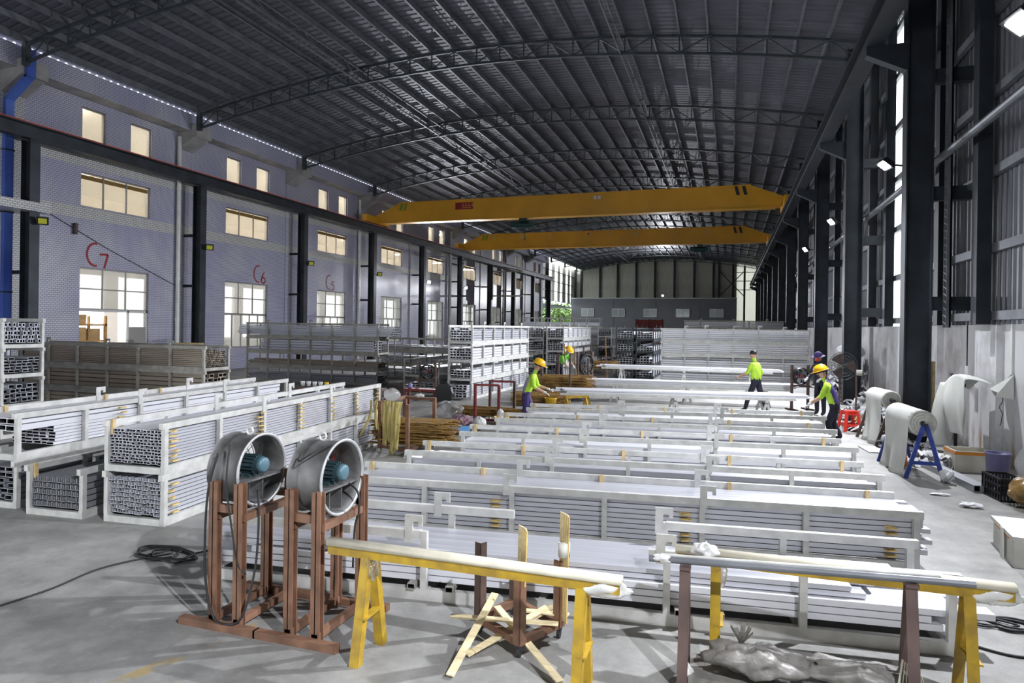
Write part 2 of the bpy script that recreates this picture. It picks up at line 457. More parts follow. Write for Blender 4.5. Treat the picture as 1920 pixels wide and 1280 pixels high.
# ---- trusses
def truss(k):
    y = YB[k]
    t = thing('roof_truss', TRUSS_LABEL[k], 'truss', (0, y, 0), group='arched roof trusses')
    def chord(dz, nm, w):
        mb = MB()
        for i in range(NP):
            mb.bar((PX[i],0,zt(PX[i])+dz), (PX[i+1],0,zt(PX[i+1])+dz), w, w)
        mb.build(nm, M['steel_mid'], t)
    chord(-.03, 'top_chord', .09); chord(-.62, 'bottom_chord', .08)
    far = MB()
    for i in range(NP+1):
        a = (PX[i],0,zt(PX[i])-.05); b = (PX[i],0,zt(PX[i])-.60)
        (far if k > 4 else MB()).bar(a, b, .04)
        if k <= 4: MB().bar(a, b, .04).build('post', M['steel_mid'], t)
        if i < NP:
            if i % 2 == 0: a = (PX[i],0,zt(PX[i])-.60); b = (PX[i+1],0,zt(PX[i+1])-.05)
            else: a = (PX[i],0,zt(PX[i])-.05); b = (PX[i+1],0,zt(PX[i+1])-.60)
            if k <= 4:
                MB().bar(a, b, .035).build('diagonal', M['steel_mid'], t)
                if i % 2 == 0: B(PX[i+1]-.14, PX[i+1]+.14, -.05, .05, zt(PX[i+1])-.075, zt(PX[i+1])-.06).build('gusset', M['purlin'], t)
            else: far.bar(a, b, .035)
    if k > 4: far.build('lattice', M['steel_mid'], t, kind='stuff')
    B(-22.25,-22.05,-.08,.08,zt(-22.1)-.72,zt(-22.1)+.02).build('end_post', M['steel_mid'], t)
    B(3.75,4.0,-.1,.1,zt(3.8)-.8,zt(3.8)+.02).build('end_post', M['steel_mid'], t)
NTH = ['', 'first', 'second', 'third', 'fourth', 'fifth', 'sixth', 'seventh', 'eighth', 'ninth', 'tenth', 'eleventh', 'twelfth', 'thirteenth', 'fourteenth', 'fifteenth']
TRUSS_LABEL = {k: f'dark arched steel roof truss, {NTH[k+1]} from the camera, running across the hall' for k in range(0, 12)}
for k in range(0, 12): truss(k)
# ties running down the hall between the trusses
for x, lab in ((-14.1, 'thin lattice roof tie running down the left half of the roof'), (-3.75, 'thin lattice roof tie running down the right half of the roof')):
    t = thing('roof_tie', lab, 'roof tie', (x, 0, 0))
    MB().bar((0,YB[0]-5,zt(x)-.12), (0,YB[11],zt(x)-.12), .05).build('top_chord', M['purlin'], t)
    MB().bar((0,YB[0]-5,zt(x)-.62), (0,YB[11],zt(x)-.62), .05).build('bottom_chord', M['purlin'], t)
    mb = MB(); y = YB[0]-5; up = True
    while y < YB[11]:
        mb.bar((0,y,zt(x)-(.62 if up else .12)), (0,y+1.24,zt(x)-(.12 if up else .62)), .03); up = not up; y += 1.24
    mb.build('lattice', M['purlin'], t, kind='stuff')

# ---- left wall: tiled building face with window openings
def wall_cells(ylo, yhi, zlo, zhi, holes, x0, x1):
    """wall slab between x0 (hall side) and x1 with rectangular holes (ya,yb,za,zb)"""
    ysb = sorted({ylo, yhi} | {h[0] for h in holes} | {h[1] for h in holes})
    zsb = sorted({zlo, zhi} | {h[2] for h in holes} | {h[3] for h in holes})
    def solid(i, j):
        if i < 0 or j < 0 or i >= len(ysb)-1 or j >= len(zsb)-1: return False
        cy = (ysb[i]+ysb[i+1])/2; cz = (zsb[j]+zsb[j+1])/2
        return not any(h[0] < cy < h[1] and h[2] < cz < h[3] for h in holes)
    mb = MB()
    for i in range(len(ysb)-1):
        for j in range(len(zsb)-1):
            if not solid(i, j): continue
            a, b, c, d = ysb[i], ysb[i+1], zsb[j], zsb[j+1]
            mb.add([(x0,a,c),(x0,b,c),(x0,b,d),(x0,a,d)], [(0,1,2,3)])
            mb.add([(x1,a,c),(x1,b,c),(x1,b,d),(x1,a,d)], [(3,2,1,0)])
            if not solid(i-1, j): mb.add([(x0,a,c),(x0,a,d),(x1,a,d),(x1,a,c)], [(0,1,2,3)])
            if not solid(i+1, j): mb.add([(x0,b,c),(x0,b,d),(x1,b,d),(x1,b,c)], [(3,2,1,0)])
            if not solid(i, j-1): mb.add([(x0,a,c),(x0,b,c),(x1,b,c),(x1,a,c)], [(3,2,1,0)])
            if not solid(i, j+1): mb.add([(x0,a,d),(x0,b,d),(x1,b,d),(x1,a,d)], [(0,1,2,3)])
    return mb
WB = [18.37 + 7.52*k for k in range(0, 9)]
holes = []
for w in WB:
    holes += [(w, w+3.12, .12, 4.32), (w, w+3.14, 6.64, 7.95), (w+.02, w+1.04, 8.95, 10.42), (w+2.14, w+3.16, 8.95, 10.42)]
wall_left = wall_cells(Y0, 83.0, 0, 10.75, holes, XL, XL-.28).build('wall_left', M['tile'], kind='structure')
# overhanging parapet beam with a plain soffit, corbels under the truss ends
pb = MB(); pb.box(XL-.3, -22.62, Y0, 83, 10.74, 11.455); pb.build('parapet', M['tile'], wall_left)
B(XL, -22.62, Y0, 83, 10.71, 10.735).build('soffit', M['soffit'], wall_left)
for k in range(0, 10):
    y = YB[k] + .45
    if y > 82: continue
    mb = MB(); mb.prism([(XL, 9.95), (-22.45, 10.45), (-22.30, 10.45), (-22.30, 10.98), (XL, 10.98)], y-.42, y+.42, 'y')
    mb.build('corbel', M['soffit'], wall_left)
    B(XL, XL+.06, y-.38, y+.38, 0, 10.0).build('pilaster', M['tile_white' if k == 0 else 'tile'], wall_left)

wn = 0
M['ochre'] = mat('ochre_dust', (.50,.34,.12), .8)
def window(loc_y, y1, z0, z1, glass, ybars, zbars, x=XL-.12, fm='frame_alu', door=None, label=None):
    """window frame in the left wall with separate panes"""
    global wn; wn += 1
    t = .045
    f = MB()
    f.box(x-.03, x+.03, loc_y, loc_y+t, z0, z1); f.box(x-.03, x+.03, y1-t, y1, z0, z1)
    f.box(x-.03, x+.03, loc_y, y1, z0, z0+t); f.box(x-.03, x+.03, loc_y, y1, z1-t, z1)
    for yb in ybars: f.box(x-.028, x+.028, yb-t/2, yb+t/2, z0, z1)
    for zb in zbars: f.box(x-.026, x+.026, loc_y, y1, zb-t/2, zb+t/2)
    w = f.build(f'window_{wn}', M[fm], kind='structure')
    ys = [loc_y] + list(ybars) + [y1]; zs = [z0] + list(zbars) + [z1]
    for i in range(len(ys)-1):
        for j in range(len(zs)-1):
            B(x-.004, x+.004, ys[i]+.01, ys[i+1]-.01, zs[j]+.01, zs[j+1]-.01).build('pane', M[glass], w)
    return w
dn = 0
for i, w in enumerate(WB):
    third = 3.12/3
    window(w, w+3.12, 2.72, 4.32, 'glass', [w+third, w+2*third], [3.52])
    uw = window(w, w+3.14, 6.64, 7.95, 'glass_dirty', [w+1.02, w+2.06], [])
    B(XL-.134, XL-.129, w+.05, w+3.09, 7.70, 7.86).build('ochre_band', M['ochre'], uw)
    window(w+.02, w+1.04, 8.95, 10.42, 'glass_dirty', [], [])
    window(w+2.14, w+3.16, 8.95, 10.42, 'glass_dirty', [], [])
    if i == 0:        # doorway with an open left part and a door leaf on the right
        dn += 1
        f = MB(); x = XL-.12
        for yy in (w+.03, w+2.2, w+3.09): f.box(x-.04, x+.04, yy-.035, yy+.035, 0, 2.72)
        f.box(x-.04, x+.04, w, w+3.12, 2.64, 2.72)
        d = f.build(f'door_{dn}', M['frame_white'], kind='structure')
        B(x-.02, x+.02, w+2.24, w+3.05, .05, 2.05).build('lower_panel', M['frame_alu'], d)
        B(x-.004, x+.004, w+2.24, w+3.05, 2.05, 2.64).build('pane', M['glass'], d)
    else:
        n = 5 if i % 2 else 4
        window(w, w+3.12, 1.05, 2.72, 'glass', [w+3.12*j/n for j in range(1, n)], [])
        B(XL-.28, XL-.02, w, w+3.12, .12, 1.05).build('window_sill_panel', M['tile'], wall_left)

# rooms behind the left wall
XB = -30.5
rooms = MB()
rooms.box(XB-.2, XL-.28, Y0, 83, 5.1, 5.35); rooms.box(XB-.2, XL-.28, Y0, 83, 8.5, 8.7); rooms.box(XB-.2, XL-.28, Y0, 83, 11.2, 11.4)
rooms.build('ceiling_rooms', M['room_white'], kind='structure')
bw = wall_cells(Y0, 83, 0, 5.1, [(y, y+2.3, 1.2, 4.6) for y in [Y0+1+3.1*i for i in range(29)]], XB, XB-.2)
bw.build('wall_room_back', M['cream'], kind='structure')
B(XB-.2, XB, Y0, 83, 5.1, 11.4).build('wall_room_back_upper', M['cream'], kind='structure')
for y in (Y0, 82.8): B(XB, XL-.28, y, y+.2, 0, 11.4).build('wall_room_end', M['cream'], kind='structure')
for fl_, z, ll in ((0, 4.85, 'ground floor room'), (1, 8.3, 'upper room'), (2, 11.0, 'top floor room')):
    for i, w in enumerate(WB[:7]):
        if fl_ == 0 and i > 2: continue
        t = thing('tube_lamp', f'lit white tube lamp on the {ll} ceiling behind the {NTH[i+1]} window bay', 'lamp', (-26.4, w+1.6, z), group='tube lamps inside the left building')
        B(-.9, .9, -.05, .05, .03, .08).build('batten', M['frame_white'], t)
        for hx in (-.6, .6): B(hx-.01, hx+.01, -.01, .01, .08, .26).build('hanger', M['frame_white'], t)
        MB().cyl((-.85,0,0), (.85,0,0), .035, 8).build('tube', M['tube_on'], t)
# stacked cartons on orange racks seen through the open doorway
t = thing('storage_rack', 'orange storage rack of cartons seen through the open doorway in the left wall', 'rack', (-26.2, 18.6, 0))
for yy in (0, 1.6, 3.2):
    for xx in (0, -1.0): B(xx-.05, xx+.05, yy-.05, yy+.05, 0, 2.5).build('upright', M['rack_wood'], t)
for zz in (.75, 1.45, 2.15): B(-1.05, .05, -.05, 3.25, zz-.08, zz).build('shelf', M['rack_wood'], t)
for i, (yy, zz, h) in enumerate([(.1,.75,.55),(.75,.75,.5),(1.8,.75,.5),(2.5,.75,.55),(.15,1.45,.5),(1.0,1.45,.4),(1.75,1.45,.55),(2.4,1.45,.5),(.2,2.15,.35),(1.75,2.15,.4)]):
    B(-26.9, -26.2, 18.6+yy, 18.6+yy+.55, zz, zz+h).build('carton', M['carton'], label=f'tan carton on the storage rack shelf beyond the doorway', cat='carton', group='cartons on the storage rack beyond the doorway')

# red spray-painted bay numbers on the left wall
def stroke(pts, r, name, par):
    mb = MB()
    for a, b in zip(pts, pts[1:]):
        mb.bar((XL+.006,a[0],a[1]), (XL+.006,b[0],b[1]), .012, r*2, up=(0,0,1)) if abs(a[0]-b[0]) > abs(a[1]-b[1]) else mb.bar((XL+.006,a[0],a[1]), (XL+.006,b[0],b[1]), r*2, .012, up=(1,0,0))
    mb.build(name, M['red_paint'], par)
def arc(cy, cz, ry, rz, a0, a1, n=10): return [(cy+ry*math.cos(R(a0+(a1-a0)*i/n)), cz+rz*math.sin(R(a0+(a1-a0)*i/n))) for i in range(n+1)]
CH = {'C': lambda y, z: [arc(y+.36, z+.45, .34, .43, 75, 285)],
      '7': lambda y, z: [[(y, z+.40), (y+.36, z+.42), (y+.20, z-.12)]],
      '6': lambda y, z: [[(y+.26, z+.5), (y+.08, z+.25), (y+.02, z+.05)], arc(y+.18, z+.06, .16, .15, 0, 360, 14)],
      '5': lambda y, z: [[(y+.34, z+.42), (y+.06, z+.42), (y+.05, z+.22)], arc(y+.15, z+.08, .17, .17, 110, -130, 12)]}
for (y, s, th) in ((18.62, 'C7', .04), (27.9, 'C6', .032), (35.0-.7, 'C5', .028)):
    t = thing('painted_number', f'red sprayed {s} on the lilac tiled wall above a window', 'wall number')
    for j, c in enumerate(s):
        for st in CH[c](y + .56*j, 4.40 if j == 0 else 4.48): stroke(st, th, 'stroke', t)

# ---- left steel columns carrying the crane runway
def h_column(t, x0, x1, w, z1, m, base=True):
    y = w/2
    B(x0, x0+.025, -y, y, 0, z1).build('flange', m, t); B(x1-.025, x1, -y, y, 0, z1).build('flange', m, t)
    B(x0+.02, x1-.02, -.02, .02, 0, z1).build('web', m, t)
    if base: B(x0-.06, x1+.06, -y-.06, y+.06, 0, .03).build('base_plate', m, t)
for k in range(-1, 10):
    y = YB[k] + .45
    if y > 84: continue
    t = thing('steel_column', f'dark steel crane column against the lilac wall, {NTH[k+2]} from the near end', 'column', (0, y, 0), group='columns along the left wall')
    h_column(t, -22.72, -22.28, .34, 8.36, M['steel'])
    for z in (3.85, 6.1): B(XL+.06, -22.72, -.06, .06, z, z+.12).build('wall_tie', M['steel'], t)
t = thing('crane_runway', 'dark crane runway beam with red rail edge along the lilac wall', 'runway beam')
B(-22.68, -22.24, Y0, 84.5, 8.82, 8.86).build('top_flange', M['steel'], t)
B(-22.64, -22.28, Y0, 84.5, 8.38, 8.42).build('bottom_flange', M['steel'], t)
B(-22.48, -22.44, Y0, 84.5, 8.40, 8.84).build('web', M['steel'], t)
B(-22.49, -22.43, Y0, 84.5, 8.86, 8.93).build('rail', M['steel_mid'], t)
B(-22.245, -22.225, Y0, 84.5, 8.86, 8.89).build('conductor_strip', mat('red_strip', (.62,.08,.04), .5), t)

# ---- right wall: stained concrete plinth, ribbed cladding on girts
pl = MB(); pl.box(XR, XR+.25, Y0, Y1, 0, 2.46)
wall_right = pl.build('wall_right', M['plinth'], kind='structure')
for y in (12.2, 13.9, 17.4, 20.8, 25, 29): B(XR-.10, XR, y-.14, y+.14, 0, 2.44).build('pilaster', M['plinth'], wall_right)
def sheet_mesh(m, z0, z1, w=.92):
    mb = MB(); pts = []
    n = 4
    for i in range(n):
        u = w*i/n
        pts += [(u, 0), (u+.10, 0), (u+.13, -.035), (u+.18, -.035), (u+.21, 0)]
    pts.append((w, 0))
    vs = [(p[1], p[0], z) for z in (z0, z1) for p in pts]; k = len(pts)
    mb.add(vs, [(i, i+1, k+i+1, k+i) for i in range(k-1)])
    return mb.mesh('cladding_sheet', m)
sm = sheet_mesh(M['clad'], 2.30, 11.55); sf = sheet_mesh(M['fiber'], 2.30, 11.55)
y = Y0; i = 0
while y < Y1:
    lit = abs(y + .46 - 21.7) < .47
    obj('translucent_sheet' if lit else 'cladding_sheet', sf if lit else sm, wall_right, (XR+.06, y, 0)); y += .92
for z in (2.62, 3.85, 5.25, 6.7, 8.2, 9.7, 11.1):
    B(XR-.10, XR-.0, Y0, Y1, z-.08, z+.08).build('girt', M['purlin'], wall_right)
for k in range(-1, 12):
    for dy in (1.1, 6.2):
        yy = YB[k]-7.45+dy
        if yy < 6: continue
        B(XR-.34, XR-.11, yy-.14, yy+.14, 2.46, 11.3).build('wall_post', M['steel'], wall_right)
# cable tray standing on the plinth by the biggest column, and a small wall light housing
t = thing('cable_tray', 'perforated grey cable tray running up the right wall behind the big column', 'cable tray', (XR-.42, 15.27, 2.4))
B(-.03, 0, -.11, .11, 0, 8.6).build('tray_back', M['purlin'], t)
for s in (-.11, .10): B(-.08, 0, s, s+.01, 0, 8.6).build('tray_side', M['pipe_grey'], t)
rg = MB()
for i in range(60): rg.bar((-.07,-.1,.05+i*.143), (-.07,.1,.12+i*.143), .02, .01)
rg.build('rungs', M['pipe_grey'], t, kind='stuff')

for k in range(-2, 12):
    t = thing('steel_column', f'dark steel crane column on the right side of the hall, {NTH[k+3]} from the near end', 'column', (.1, YB[k]+.1, 0), group='columns along the right wall')
    h_column(t, 3.30, 3.80, .36, 11.2, M['steel'])
    B(3.325, 3.775, -.06, .06, 2.0, 11.0).build('web_cover', M['steel'], t)
    for z in (2.75, 5.0, 7.4): B(3.78, XR-.1, -.1, .1, z, z+.28).build('strut', M['steel'], t)
    mb = MB(); mb.prism([(3.32, 7.7), (3.32, 8.28), (2.55, 8.28), (2.55, 8.1)], -.12, .12, 'y'); mb.build('bracket', M['steel'], t)
t = thing('crane_runway', 'dark crane runway beam on brackets along the right columns', 'runway beam')
B(2.62, 2.98, Y0, Y1-2, 8.74, 8.79).build('top_flange', M['steel'], t)
B(2.62, 2.98, Y0, Y1-2, 8.28, 8.33).build('bottom_flange', M['steel'], t)
B(2.78, 2.82, Y0, Y1-2, 8.3, 8.76).build('web', M['steel'], t)
B(2.77, 2.83, Y0, Y1-2, 8.79, 8.86).build('rail', M['pipe_grey'], t)
MB().cyl((4.03,Y0,5.85), (4.03,Y1-3,5.85), .08, 12).build('wall_pipe', M['pipe_grey'], label='long grey galvanised pipe running along the right columns', cat='pipe')

# ---- far end: ribbed end wall with posts, grey office block, side glazing
wf = B(-24.2, .9, Y1+.1, Y1+.3, 0, 13.4).build('wall_far', M['clad_far'], kind='structure')
sfar = sheet_mesh(M['clad_far'], 0, 13.3); sfib = sheet_mesh(M['fiber_dim'], 0, 13.3)
x = -24
while x < XR:
    o = obj('cladding_sheet' if x < .5 else 'translucent_sheet', sfar if x < .5 else sfib, wf, (x, Y1+.06, 0)); o.rotation_euler = (0, 0, -PI/2); x += .92
for x in (-22.6,-19.6,-16.8,-13.9,-11.0,-8.1,-5.2,-2.4,-1.6,.4,2.0,3.9): B(x-.14, x+.14, Y1-.35, Y1, 0, zt(x)).build('wall_post', M['steel'], wf)
for z in (8.2, 9.5, 10.8): B(-24, XR, Y1-.08, Y1+.02, z-.05, z+.05).build('girt', M['galv'], wf)
for a, b in (((-1.6,7.2), (2.0,11)), ((2.0,7.2), (-1.6,11))): MB().bar((a[0],Y1-.3,a[1]), (b[0],Y1-.3,b[1]), .12).build('brace', M['steel_mid'], wf)
oh = []
ob = B(-23.3, .9, 99.2, Y1, 0, 6.75)
of = ob.build('wall_office', M['office'], kind='structure')
B(-23.35, .95, 99.12, Y1, 6.75, 6.85).build('roof_edge', M['frame_white'], of)
for x in (-16.8,-10.5,-4.2): B(x-.02, x+.02, 99.17, 99.2, 0, 6.75).build('panel_joint', M['steel_mid'], of)
for i, x in enumerate((-21.7,-17.0,-12.25,-7.55,-2.8)):
    f = MB(); wn += 1
    f.box(x, x+1.95, 99.08, 99.2, 4.0, 4.08); f.box(x, x+1.95, 99.08, 99.2, 5.14, 5.22); f.box(x, x+.08, 99.08, 99.2, 4, 5.22); f.box(x+1.87, x+1.95, 99.08, 99.2, 4, 5.22); f.box(x+.93, x+1.01, 99.08, 99.2, 4, 5.22)
    w = f.build(f'window_{wn}', M['frame_white'], kind='structure')
    gm = M.setdefault('pane_grey', mat('office_pane', (.36,.40,.41), .12, .1))
    for xx in (x+.08, x+1.01): B(xx, xx+.86, 99.12, 99.16, 4.08, 5.14).build('pane', gm, w)
# left side beyond the tiled building: glazed strips above, open below
wl = wall_cells(83, Y1, 5.9, 12.2, [(a, b, 5.95, 11.4) for a, b in ((86.0,87.5),(89.1,90.8),(92.2,93.6),(95.6,96.9),(98.4,99.1))], XL, XL-.1)
wl = wl.build('wall_left_far', M['clad_far'], kind='structure')
for a, b in ((86.0,87.5),(89.1,90.8),(92.2,93.6),(95.6,96.9),(98.4,99.1)): B(XL-.06, XL-.04, a, b, 5.95, 11.4).build('pane', M['glass_clear'], wl)
for z in (7.3, 8.7, 10.1): B(XL, XL+.08, 83.2, Y1, z-.05, z+.05).build('girt', M['purlin'], wl)
for y in (84.6, 101.5): B(XL, XL+.35, y-.2, y+.2, 0, 11.4).build('wall_post', M['steel'], wl)
# canopy roof, ground and trees outside the opening
B(-40, XL-.4, 84, 104, 5.35, 5.5).build('canopy', mat('canopy_blue_grey', (.30,.36,.42), .5), label='pale canopy outside the far left opening', cat='canopy')
B(-75, -31.5, 60, 104, -.25, -.05).build('ground_outside', M['grass'], kind='structure')
B(-75, 10, 104, 160, -.25, -.05).build('ground_outside', M['grass'], kind='structure')
B(-31.5, XL-.2, 83.2, 104, -.05, -.01).build('ground_outside', M['grass'], kind='structure')
def tree(x, y, h, r, lab, n=1000):
    t = thing('tree', lab, 'tree', (x, y, -.05), group='trees outside the far opening')
    MB().tube([(0,0,0),(.1,.05,h*.3),(0,.1,h*.6)], [.22,.16,.08], 8).build('trunk', M['bark'], t)
    mb = MB()
    for _ in range(n):
        a = rnd.uniform(0, 2*PI); u = rnd.uniform(-1, 1); q = r*rnd.random()**.4
        c = Vector((q*math.cos(a)*math.sqrt(1-u*u), q*math.sin(a)*math.sqrt(1-u*u), h*.62+q*u*.9))
        d = Vector((rnd.uniform(-1,1), rnd.uniform(-1,1), rnd.uniform(-.6,1))).normalized()*.32
        e = d.cross(Vector((rnd.uniform(-1,1), rnd.uniform(-1,1), 1))).normalized()*.18
        mb.add([c-d, c+e, c+d, c-e], [(0,1,2,3)])
    mb.build('foliage', M['leaf'], t, kind='stuff')
for i, (x, y, h, r) in enumerate(((-28.5,112,6.4,2.8),(-31.5,117,7.0,3.2),(-35.5,122,7.2,3.4),(-28.5,124,8.0,3.6))):
    tree(x, y, h, r, f'leafy green tree outside the far left opening, {NTH[i+1]} nearest')
# near end behind the camera: cladding with an unseen opening added for daylight fill
we = MB(); we.box(-31, -21, Y0-.2, Y0, 0, 13.2); we.box(-7, XR+.3, Y0-.2, Y0, 0, 13.2); we.box(-21, -7, Y0-.2, Y0, 5.5, 13.2)
we.build('wall_near', M['clad_far'], kind='structure')

# ---- down pipes on the left wall
def downpipe(y, m, r, z0, z1, lab, x=XL+.16, cl=()):
    t = thing('down_pipe', lab, 'pipe', (x, y, 0))
    MB().cyl((0,0,z0), (0,0,z1), r, 14).build('pipe', m, t)
    for z in cl: MB().cyl((0,0,z-.04), (0,0,z+.04), r+.02, 14).build('collar', m, t)
    B(-.1, 0, -.03, .03, z0+1.8, z0+1.9).build('pipe_clip', M['steel'], t)
    return t
for k, lab in ((1, 'white plastic down pipe left of the second wall column'), (3, 'white plastic down pipe left of the fourth wall column'), (5, 'white plastic down pipe left of the sixth wall column'), (7, 'white plastic down pipe left of the eighth wall column')):
    downpipe(YB[k]+.0, M['white_plastic'], .085, 0, 10.5, lab, cl=(2.4, 4.2, 8.2, 9.0))
t = thing('blue_down_pipe', 'wide blue down pipe bending over the corbel at the far left', 'pipe', (XL+.12, 15.62, 0))
B(-.08, .10, -.14, .14, 0, 9.75).build('pipe', M['blue_pipe'], t)
mb = MB().bar((.06,0,9.75), (1.02,0,10.42), .28, .12, up=(0,0,1)); mb.build('pipe_bend', M['blue_pipe'], t)
B(.94, 1.10, -.14, .14, 10.36, 11.3).build('pipe_head', M['blue_pipe'], t)
for z in (5.9, 8.0, 3.2): B(-.09, .12, -.16, .16, z, z+.05).build('strap', M['steel'], t)
B(XL+.06, -22.2, 14.2, 16.35, 5.95, 6.25).build('wall_shelf_beam', M['tile_white'], label='white tiled beam stub crossing the first wall column', cat='beam')
t = thing('vent_stub', 'rusty dark vent pipe stub above the C7 number', 'pipe', (XL+.10, 18.1, 5.72))
MB().cyl((0,0,-.2), (0,0,.22), .07, 12).build('stub', M['primer_dark'], t); B(-.1, .0, -.02, .12, .16, .2).build('bracket', M['primer_dark'], t)
MB().tube([(XL+.03,16.2,6.55),(XL+.03,19.6,5.1),(XL+.03,23.0,3.85)], .012, 6).build('wall_cable', M['cable'], label='thin black cable sagging across the lilac wall past the C7 number', cat='cable')

# ---- floodlights
def floodlight(x, y, z, side, on, lab, power=None, grp='floodlights', target=None):
    t = thing('floodlight', lab, 'floodlight', (x, y, z), group=grp)
    aim = Vector(target if target else (x - side*9.0, y - 1.5, 1.2)) - Vector((x, y, z)); aim.normalize()
    q = aim.to_track_quat('-Z', 'Y')
    A = q.to_matrix().to_4x4()
    B(-.17, .17, -.13, .13, -.01, .06).xf(A).build('housing', M['black'], t)
    fins = MB()
    for i in range(7): fins.box(-.15+.05*i-.006, -.15+.05*i+.006, -.11, .11, .06, .10)
    fins.xf(A).build('cooling_fins', M['black'], t, kind='stuff')
    B(-.12, .12, -.09, .09, -.022, -.012).xf(A).build('lens', M['lens_on' if on else 'lens_off'], t)
    MB().bar((0,0,.02), (side*.32,0,-.02), .05, .03).build('arm', M['black'], t)
    if on:
        l = bpy.data.lights.new('flood_beam', 'SPOT'); l.energy = power or FLOOD_W; l.color = FLOOD_COL
        l.spot_size = R(150); l.spot_blend = 1.0; l.shadow_soft_size = .07
        lo = bpy.data.objects.new('flood_beam', l); COL.objects.link(lo); lo.parent = t
        lo.location = A @ Vector((0,0,-.06)); lo.rotation_euler = q.to_euler()
    return t
for k, nm in ((-2, 'beside the camera'), (-1, 'on the nearest right column at the top right'), (0, 'on the biggest right column'), (1, 'on the next right column past the biggest'), (2, 'on the third right column, farther down')):
    x = 2.62 if k == -1 else 2.98
    floodlight(x, YB[k]-(.45 if k == -1 else .2), 5.28 if k == -1 else 5.72, 1, True, f'glaring white floodlight {nm}', power=FLOOD_W*{-2:.47,-1:.22,0:.24,1:.44,2:.60}[k], target=(x-4.2, YB[k]-1.2, 0) if k in (-1, 0) else (x-6.5, YB[k]-2.2, 0))
for k in range(0, 6):
    on = k >= 4
    floodlight(-21.98, YB[k]+.5, 5.62, -1, on, f'{"glaring white" if on else "unlit yellow-lensed"} floodlight on the {NTH[k+1]} column along the left wall', target=(-10, YB[k]-9, 0), power=FLOOD_W*.6)
fo = floodlight(-9.5, 99.25, 7.2, 0, True, 'glaring white floodlight over the far grey office roof', power=FLOOD_W*1.0, target=(-9, 70, 0))

B(-.03, .03, .02, .08, -.36, .05).build('pole', M['steel'], fo)
# ---- overhead cranes
def text_mesh(s, size, m, depth=.004):
    c = bpy.data.curves.new('lettering', 'FONT'); c.body = s; c.size = size; c.extrude = depth; c.align_x = 'CENTER'; c.align_y = 'CENTER'
    o = bpy.data.objects.new('lettering', c); COL.objects.link(o)
    dg = bpy.context.evaluated_depsgraph_get()
    me = bpy.data.meshes.new_from_object(o.evaluated_get(dg)); bpy.data.objects.remove(o)
    me.materials.clear(); me.materials.append(m)
    return me
M['sign_text'] = mat('sign_lettering', (.72,.45,.12), .5)
M['pale_text'] = mat('worn_lettering', (.62,.42,.12), .5)
M['stripe'] = mat('hazard_black', (.02,.02,.02), .5)
M['stripe_g'] = mat('hazard_green', (.22,.30,.03), .5)
def crane(y, label, hoist_x, sign):
    t = thing('overhead_crane', label, 'crane', (0, y, 0), group='yellow overhead cranes')
    zb, ztp = 9.0, 10.28
    mb = MB()
    poly = [(-22.45, 9.0), (2.5, 9.0), (2.8, 9.25), (2.8, 9.55), (1.0, ztp-.02), (-20.6, ztp), (-22.2, 9.55), (-22.45, 9.5)]
    mb.prism(poly, -.22, .22, 'y'); mb.build('girder', M['crane'], t)
    B(-21.8, 2.3, -.32, .32, 8.96, 9.02).build('bottom_flange', M['crane'], t)
    B(-20.6, 1.0, -.28, .28, ztp-.03, ztp+.02).build('top_flange', M['crane'], t)
    for x, nm in ((-22.46, 'left'), (2.80, 'right')):
        B(x-.17, x+.17, -1.5, 1.5, 8.98 if x < 0 else 8.92, 9.42).build('end_carriage', M['crane'], t)
        for dy in (-1.2, 1.2): MB().cyl((x-.06,dy,9.08), (x+.06,dy,9.08), .15, 14).build('wheel', M['steel'], t)
    for x, col in ((-20.55,'stripe_g'), (-20.25,'stripe_g'), (.35,'stripe'), (.75,'stripe')):
        s = .3 if x < 0 else -.3
        mb = MB(); mb.prism([(x-.09, 9.75), (x+.09, 9.75), (x+.09+s*.4, ztp-.05), (x-.09+s*.4, ztp-.05)], -.232, -.222, 'y'); mb.build('hazard_stripe', M[col], t)
    h = thing('electric_hoist', f'dark green electric hoist under the {sign} crane', 'hoist', (hoist_x, y, 8.9))
    MB().cyl((-.45,0,-.32), (.45,0,-.32), .22, 16).build('drum', M['crane_dark'], h)
    B(-.75, -.42, -.2, .2, -.5, -.12).build('motor_box', M['crane_dark'], h); B(.42, .62, -.18, .18, -.5, -.15).build('control_box', M['crane_dark'], h)
    B(-.2, .2, -.2, .2, -.14, .06).build('trolley', M['crane_dark'], h)
    MB().cyl((.1,0,-1.0), (.1,0,-.5), .03, 8).build('rope', M['crane_dark'], h)
    MB().tube([(.1,0,-1.0),(.1,0,-1.1),(.18,0,-1.18),(.12,0,-1.26),(.03,0,-1.2)], .03, 8).build('hook', M['crane_dark'], h)
    return t
c1 = crane(38.55, 'near yellow overhead crane with a red sign plate', -12.2, 'near')
s = B(-16.65, -15.45, -.24, -.225, 9.66, 10.10).build('sign_plate', mat('sign_red', (.30,.01,.015), .5), c1)
for dx in (-.15, .06, .27, .48):
    for (a, b, c, d) in ((0,.15,.08,.10),(.06,.09,0,.19),(0,.15,.02,.04)): B(-16.05+dx+a, -16.05+dx+b, -.246, -.241, 9.84+c, 9.84+d).build('lettering', M['sign_text'], s)
B(-16.2, -15.57, -.246, -.241, 9.745, 9.775).build('lettering', M['sign_text'], s)
for dx in (0, .25): B(-7.75+dx, -7.58+dx, -.235, -.225, 9.9, 10.1).build('notice', M['frame_white'], c1)
c2 = crane(53.6, 'far yellow overhead crane with faint painted characters', -2.3, 'far')
